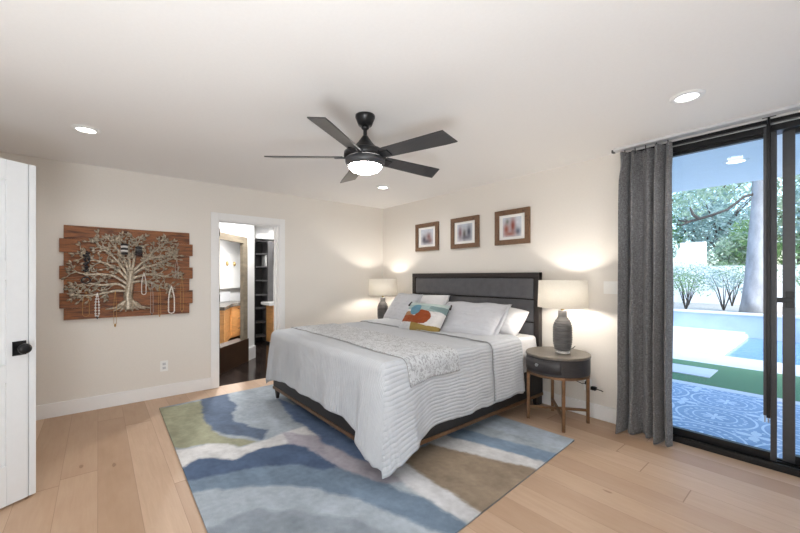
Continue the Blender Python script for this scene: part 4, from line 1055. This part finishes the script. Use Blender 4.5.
# mature tree trunk and its limb
def trunk_pts(base, top, n=10, wob=0.05, seed=1):
    r = random.Random(seed); p0, p1 = Vector(base), Vector(top)
    return [p0.lerp(p1, k/n)+Vector((r.uniform(-wob, wob), r.uniform(-wob, wob), 0))*(0 if k in (0,) else 1) for k in range(n+1)]
def leaves(bm, centre, rad, n, size, rnd, squash=0.8, droop=0.0):
    for _ in range(n):
        while True:
            p = Vector((rnd.uniform(-1, 1), rnd.uniform(-1, 1), rnd.uniform(-1, 1)))
            if p.length < 1: break
        p = p.normalized()*(p.length**0.6)
        c = Vector(centre)+Vector((p.x*rad, p.y*rad, p.z*rad*squash))
        s = size*rnd.uniform(0.6, 1.3)
        d = Vector((rnd.uniform(-1, 1), rnd.uniform(-1, 1), rnd.uniform(-1, 0.6)-droop)).normalized()
        w = d.cross(Vector((rnd.uniform(-1, 1), rnd.uniform(-1, 1), rnd.uniform(-1, 1)))).normalized()
        nn = d.cross(w)
        v = [bm.verts.new(c - d*s), bm.verts.new(c + w*s*0.32+nn*s*0.08), bm.verts.new(c + d*s), bm.verts.new(c - w*s*0.32+nn*s*0.08)]
        bm.faces.new(v)
tt = thing('garden_tree', (3.42, 9.5, 0.38), 'thick pale tree trunk rising beyond the raised pool wall', 'tree')
TI = Matrix.Translation((-3.42, -9.5, -0.38))
b = BM(); tube(b, [(3.42, 9.5, 0.36), (3.43, 9.5, 0.7), (3.46, 9.5, 1.3), (3.49, 9.5, 2.2), (3.53, 9.5, 3.2), (3.55, 9.55, 4.4), (3.6, 9.6, 6.0)], [0.27, 0.225, 0.19, 0.165, 0.135, 0.125, 0.11], 18); o = link('trunk', b, 'bark', tt, True); o.matrix_parent_inverse = TI
b = BM(); tube(b, [(3.53, 9.55, 3.5), (3.3, 9.3, 3.42), (3.02, 8.9, 3.07), (2.73, 8.8, 2.95), (2.45, 8.8, 2.88), (2.22, 8.8, 2.83), (2.0, 8.8, 2.90)], [0.05, 0.03, 0.03, 0.034, 0.036, 0.03, 0.02], 10)
tube(b, [(2.45, 8.8, 2.89), (2.33, 8.8, 3.02), (2.27, 8.8, 3.22)], [0.04, 0.035, 0.02], 8); tube(b, [(2.3, 8.8, 2.85), (2.1, 8.75, 2.75), (1.95, 8.7, 2.78)], [0.03, 0.02, 0.012], 8); o = link('branch', b, 'bark_dark', tt, True); o.matrix_parent_inverse = TI
rl = random.Random(11); b = BM()
for c, r, n in (((3.4, 10.2, 5.2), 1.9, 1300), ((1.9, 9.6, 4.2), 1.0, 420), ((2.9, 9.9, 4.0), 0.8, 260), ((5.0, 10.2, 4.6), 1.3, 600), ((2.2, 9.2, 3.3), 0.45, 110)): leaves(b, c, r, n, 0.085, rl, 0.7, 0.5)
o = link('foliage', b, 'leaf_pale', tt); o.matrix_parent_inverse = TI
def tree(x, y, h, r, n, mat, label, name='garden_tree', cat='tree', z0=0.38, size=0.11, seed=0, group=None):
    rnd = random.Random(seed); t = thing(name, (x, y, z0), label, cat, group)
    b = BM(); tube(b, [(0, 0, -0.02), (0.05, 0, h*0.3), (-0.04, 0.05, h*0.6)], [0.10*h/4, 0.075*h/4, 0.04*h/4], 10)
    for k in range(5):
        a = 2*PI*k/5+seed; tube(b, [(0, 0, h*(0.3+0.05*k)), (r*0.3*math.cos(a), r*0.3*math.sin(a), h*(0.5+0.05*k)), (r*0.6*math.cos(a), r*0.6*math.sin(a), h*(0.62+0.05*k))], [0.04*h/4, 0.03*h/4, 0.012*h/4], 7)
    link('trunk', b, 'bark_dark', t, True)
    b = BM()
    for k in range(9):
        a = rnd.uniform(0, 2*PI); q = rnd.uniform(0, 0.6)*r
        leaves(b, (q*math.cos(a), q*math.sin(a), h*rnd.uniform(0.42, 0.95)), r*rnd.uniform(0.35, 0.6), n//9, size, rnd, 0.75)
    link('foliage', b, mat, t); return t
tree(-1.6, 16.5, 4.6, 2.2, 2600, 'leaf_green', 'leafy green tree beyond the white garden block wall', seed=1, size=0.12)
tree(1.6, 17.5, 5.6, 2.3, 2800, 'leaf_grey', 'grey green tree above the taller white block of the garden wall', seed=2, size=0.12)
tree(3.0, 15.0, 3.3, 1.3, 2200, 'leaf_green', 'bright green tree left of the pale trunk, beyond the garden wall', seed=3, size=0.10)
tree(5.4, 16.0, 5.2, 2.2, 2600, 'leaf_grey', 'grey green tree right of the pale trunk beyond the garden wall', seed=4, size=0.12)
tree(-5.4, 19.5, 6.0, 2.8, 2400, 'leaf_green', 'wide green tree far beyond the garden wall behind the curtain', seed=5, size=0.14)
tree(0.0, 22.0, 7.4, 3.4, 3000, 'leaf_pale', 'tall pale tree furthest back beyond the garden wall', seed=8, size=0.16)
tree(3.8, 21.5, 7.0, 3.0, 2800, 'leaf_pale', 'tall pale tree behind the bright green one', seed=9, size=0.16)
tree(7.6, 15.0, 4.6, 2.0, 1800, 'leaf_green', 'leafy green tree furthest along the garden wall past the pool', seed=21, size=0.12)
tree(10.5, 16.5, 5.4, 2.4, 1800, 'leaf_grey', 'grey green tree out of view beyond the far end of the pool', seed=22, size=0.14)
tree(6.8, 20.0, 6.5, 2.8, 2000, 'leaf_pale', 'tall pale tree behind the grey green tree past the trunk', seed=23, size=0.15)
tree(-0.6, 14.6, 2.6, 1.3, 1800, 'leaf_grey', 'low rounded grey green tree just beyond the taller white wall block', seed=14, size=0.10)
tree(2.2, 14.8, 2.4, 1.1, 1800, 'leaf_pale', 'low pale tree just right of the taller white wall block', seed=15, size=0.10)
tree(-2.8, 14.8, 2.8, 1.5, 1500, 'leaf_green', 'low green tree beyond the garden wall hidden behind the curtain', seed=16, size=0.11)
def shrub(x, y, h, r, n, mat, label, seed, group=None):
    rnd = random.Random(seed); t = thing('shrub', (x, y, 0.38), label, 'shrub', group)
    b = BM(); L = BM()
    for k in range(7):
        a = 2*PI*k/7+rnd.random(); e = Vector((r*0.7*math.cos(a), r*0.7*math.sin(a), h*rnd.uniform(0.6, 1.0)))
        tube(b, [(0, 0, -0.02), e*0.5+Vector((0, 0, h*0.12)), e], [0.014, 0.010, 0.004], 6); leaves(L, e, r*0.62, n//7, 0.036, rnd, 1.0)
    link('stems', b, 'bark_dark', t, True); link('foliage', L, mat, t)
shrub(2.05, 9.4, 1.05, 0.5, 1000, 'leaf_green', 'airy green shrub on the planter next to the curtain edge', 31)
shrub(2.8, 9.9, 1.15, 0.5, 1000, 'leaf_grey', 'airy grey green shrub on the planter left of the pale trunk', 32)
shrub(1.7, 11.4, 1.25, 0.5, 900, 'leaf_grey', 'pale shrub in front of the taller white wall block', 33)
shrub(2.7, 12.0, 1.3, 0.5, 900, 'leaf_green', 'green shrub against the low garden wall, left of the trunk', 34)
shrub(4.45, 10.0, 1.1, 0.5, 900, 'leaf_green', 'green shrub on the planter right of the pale trunk', 35)
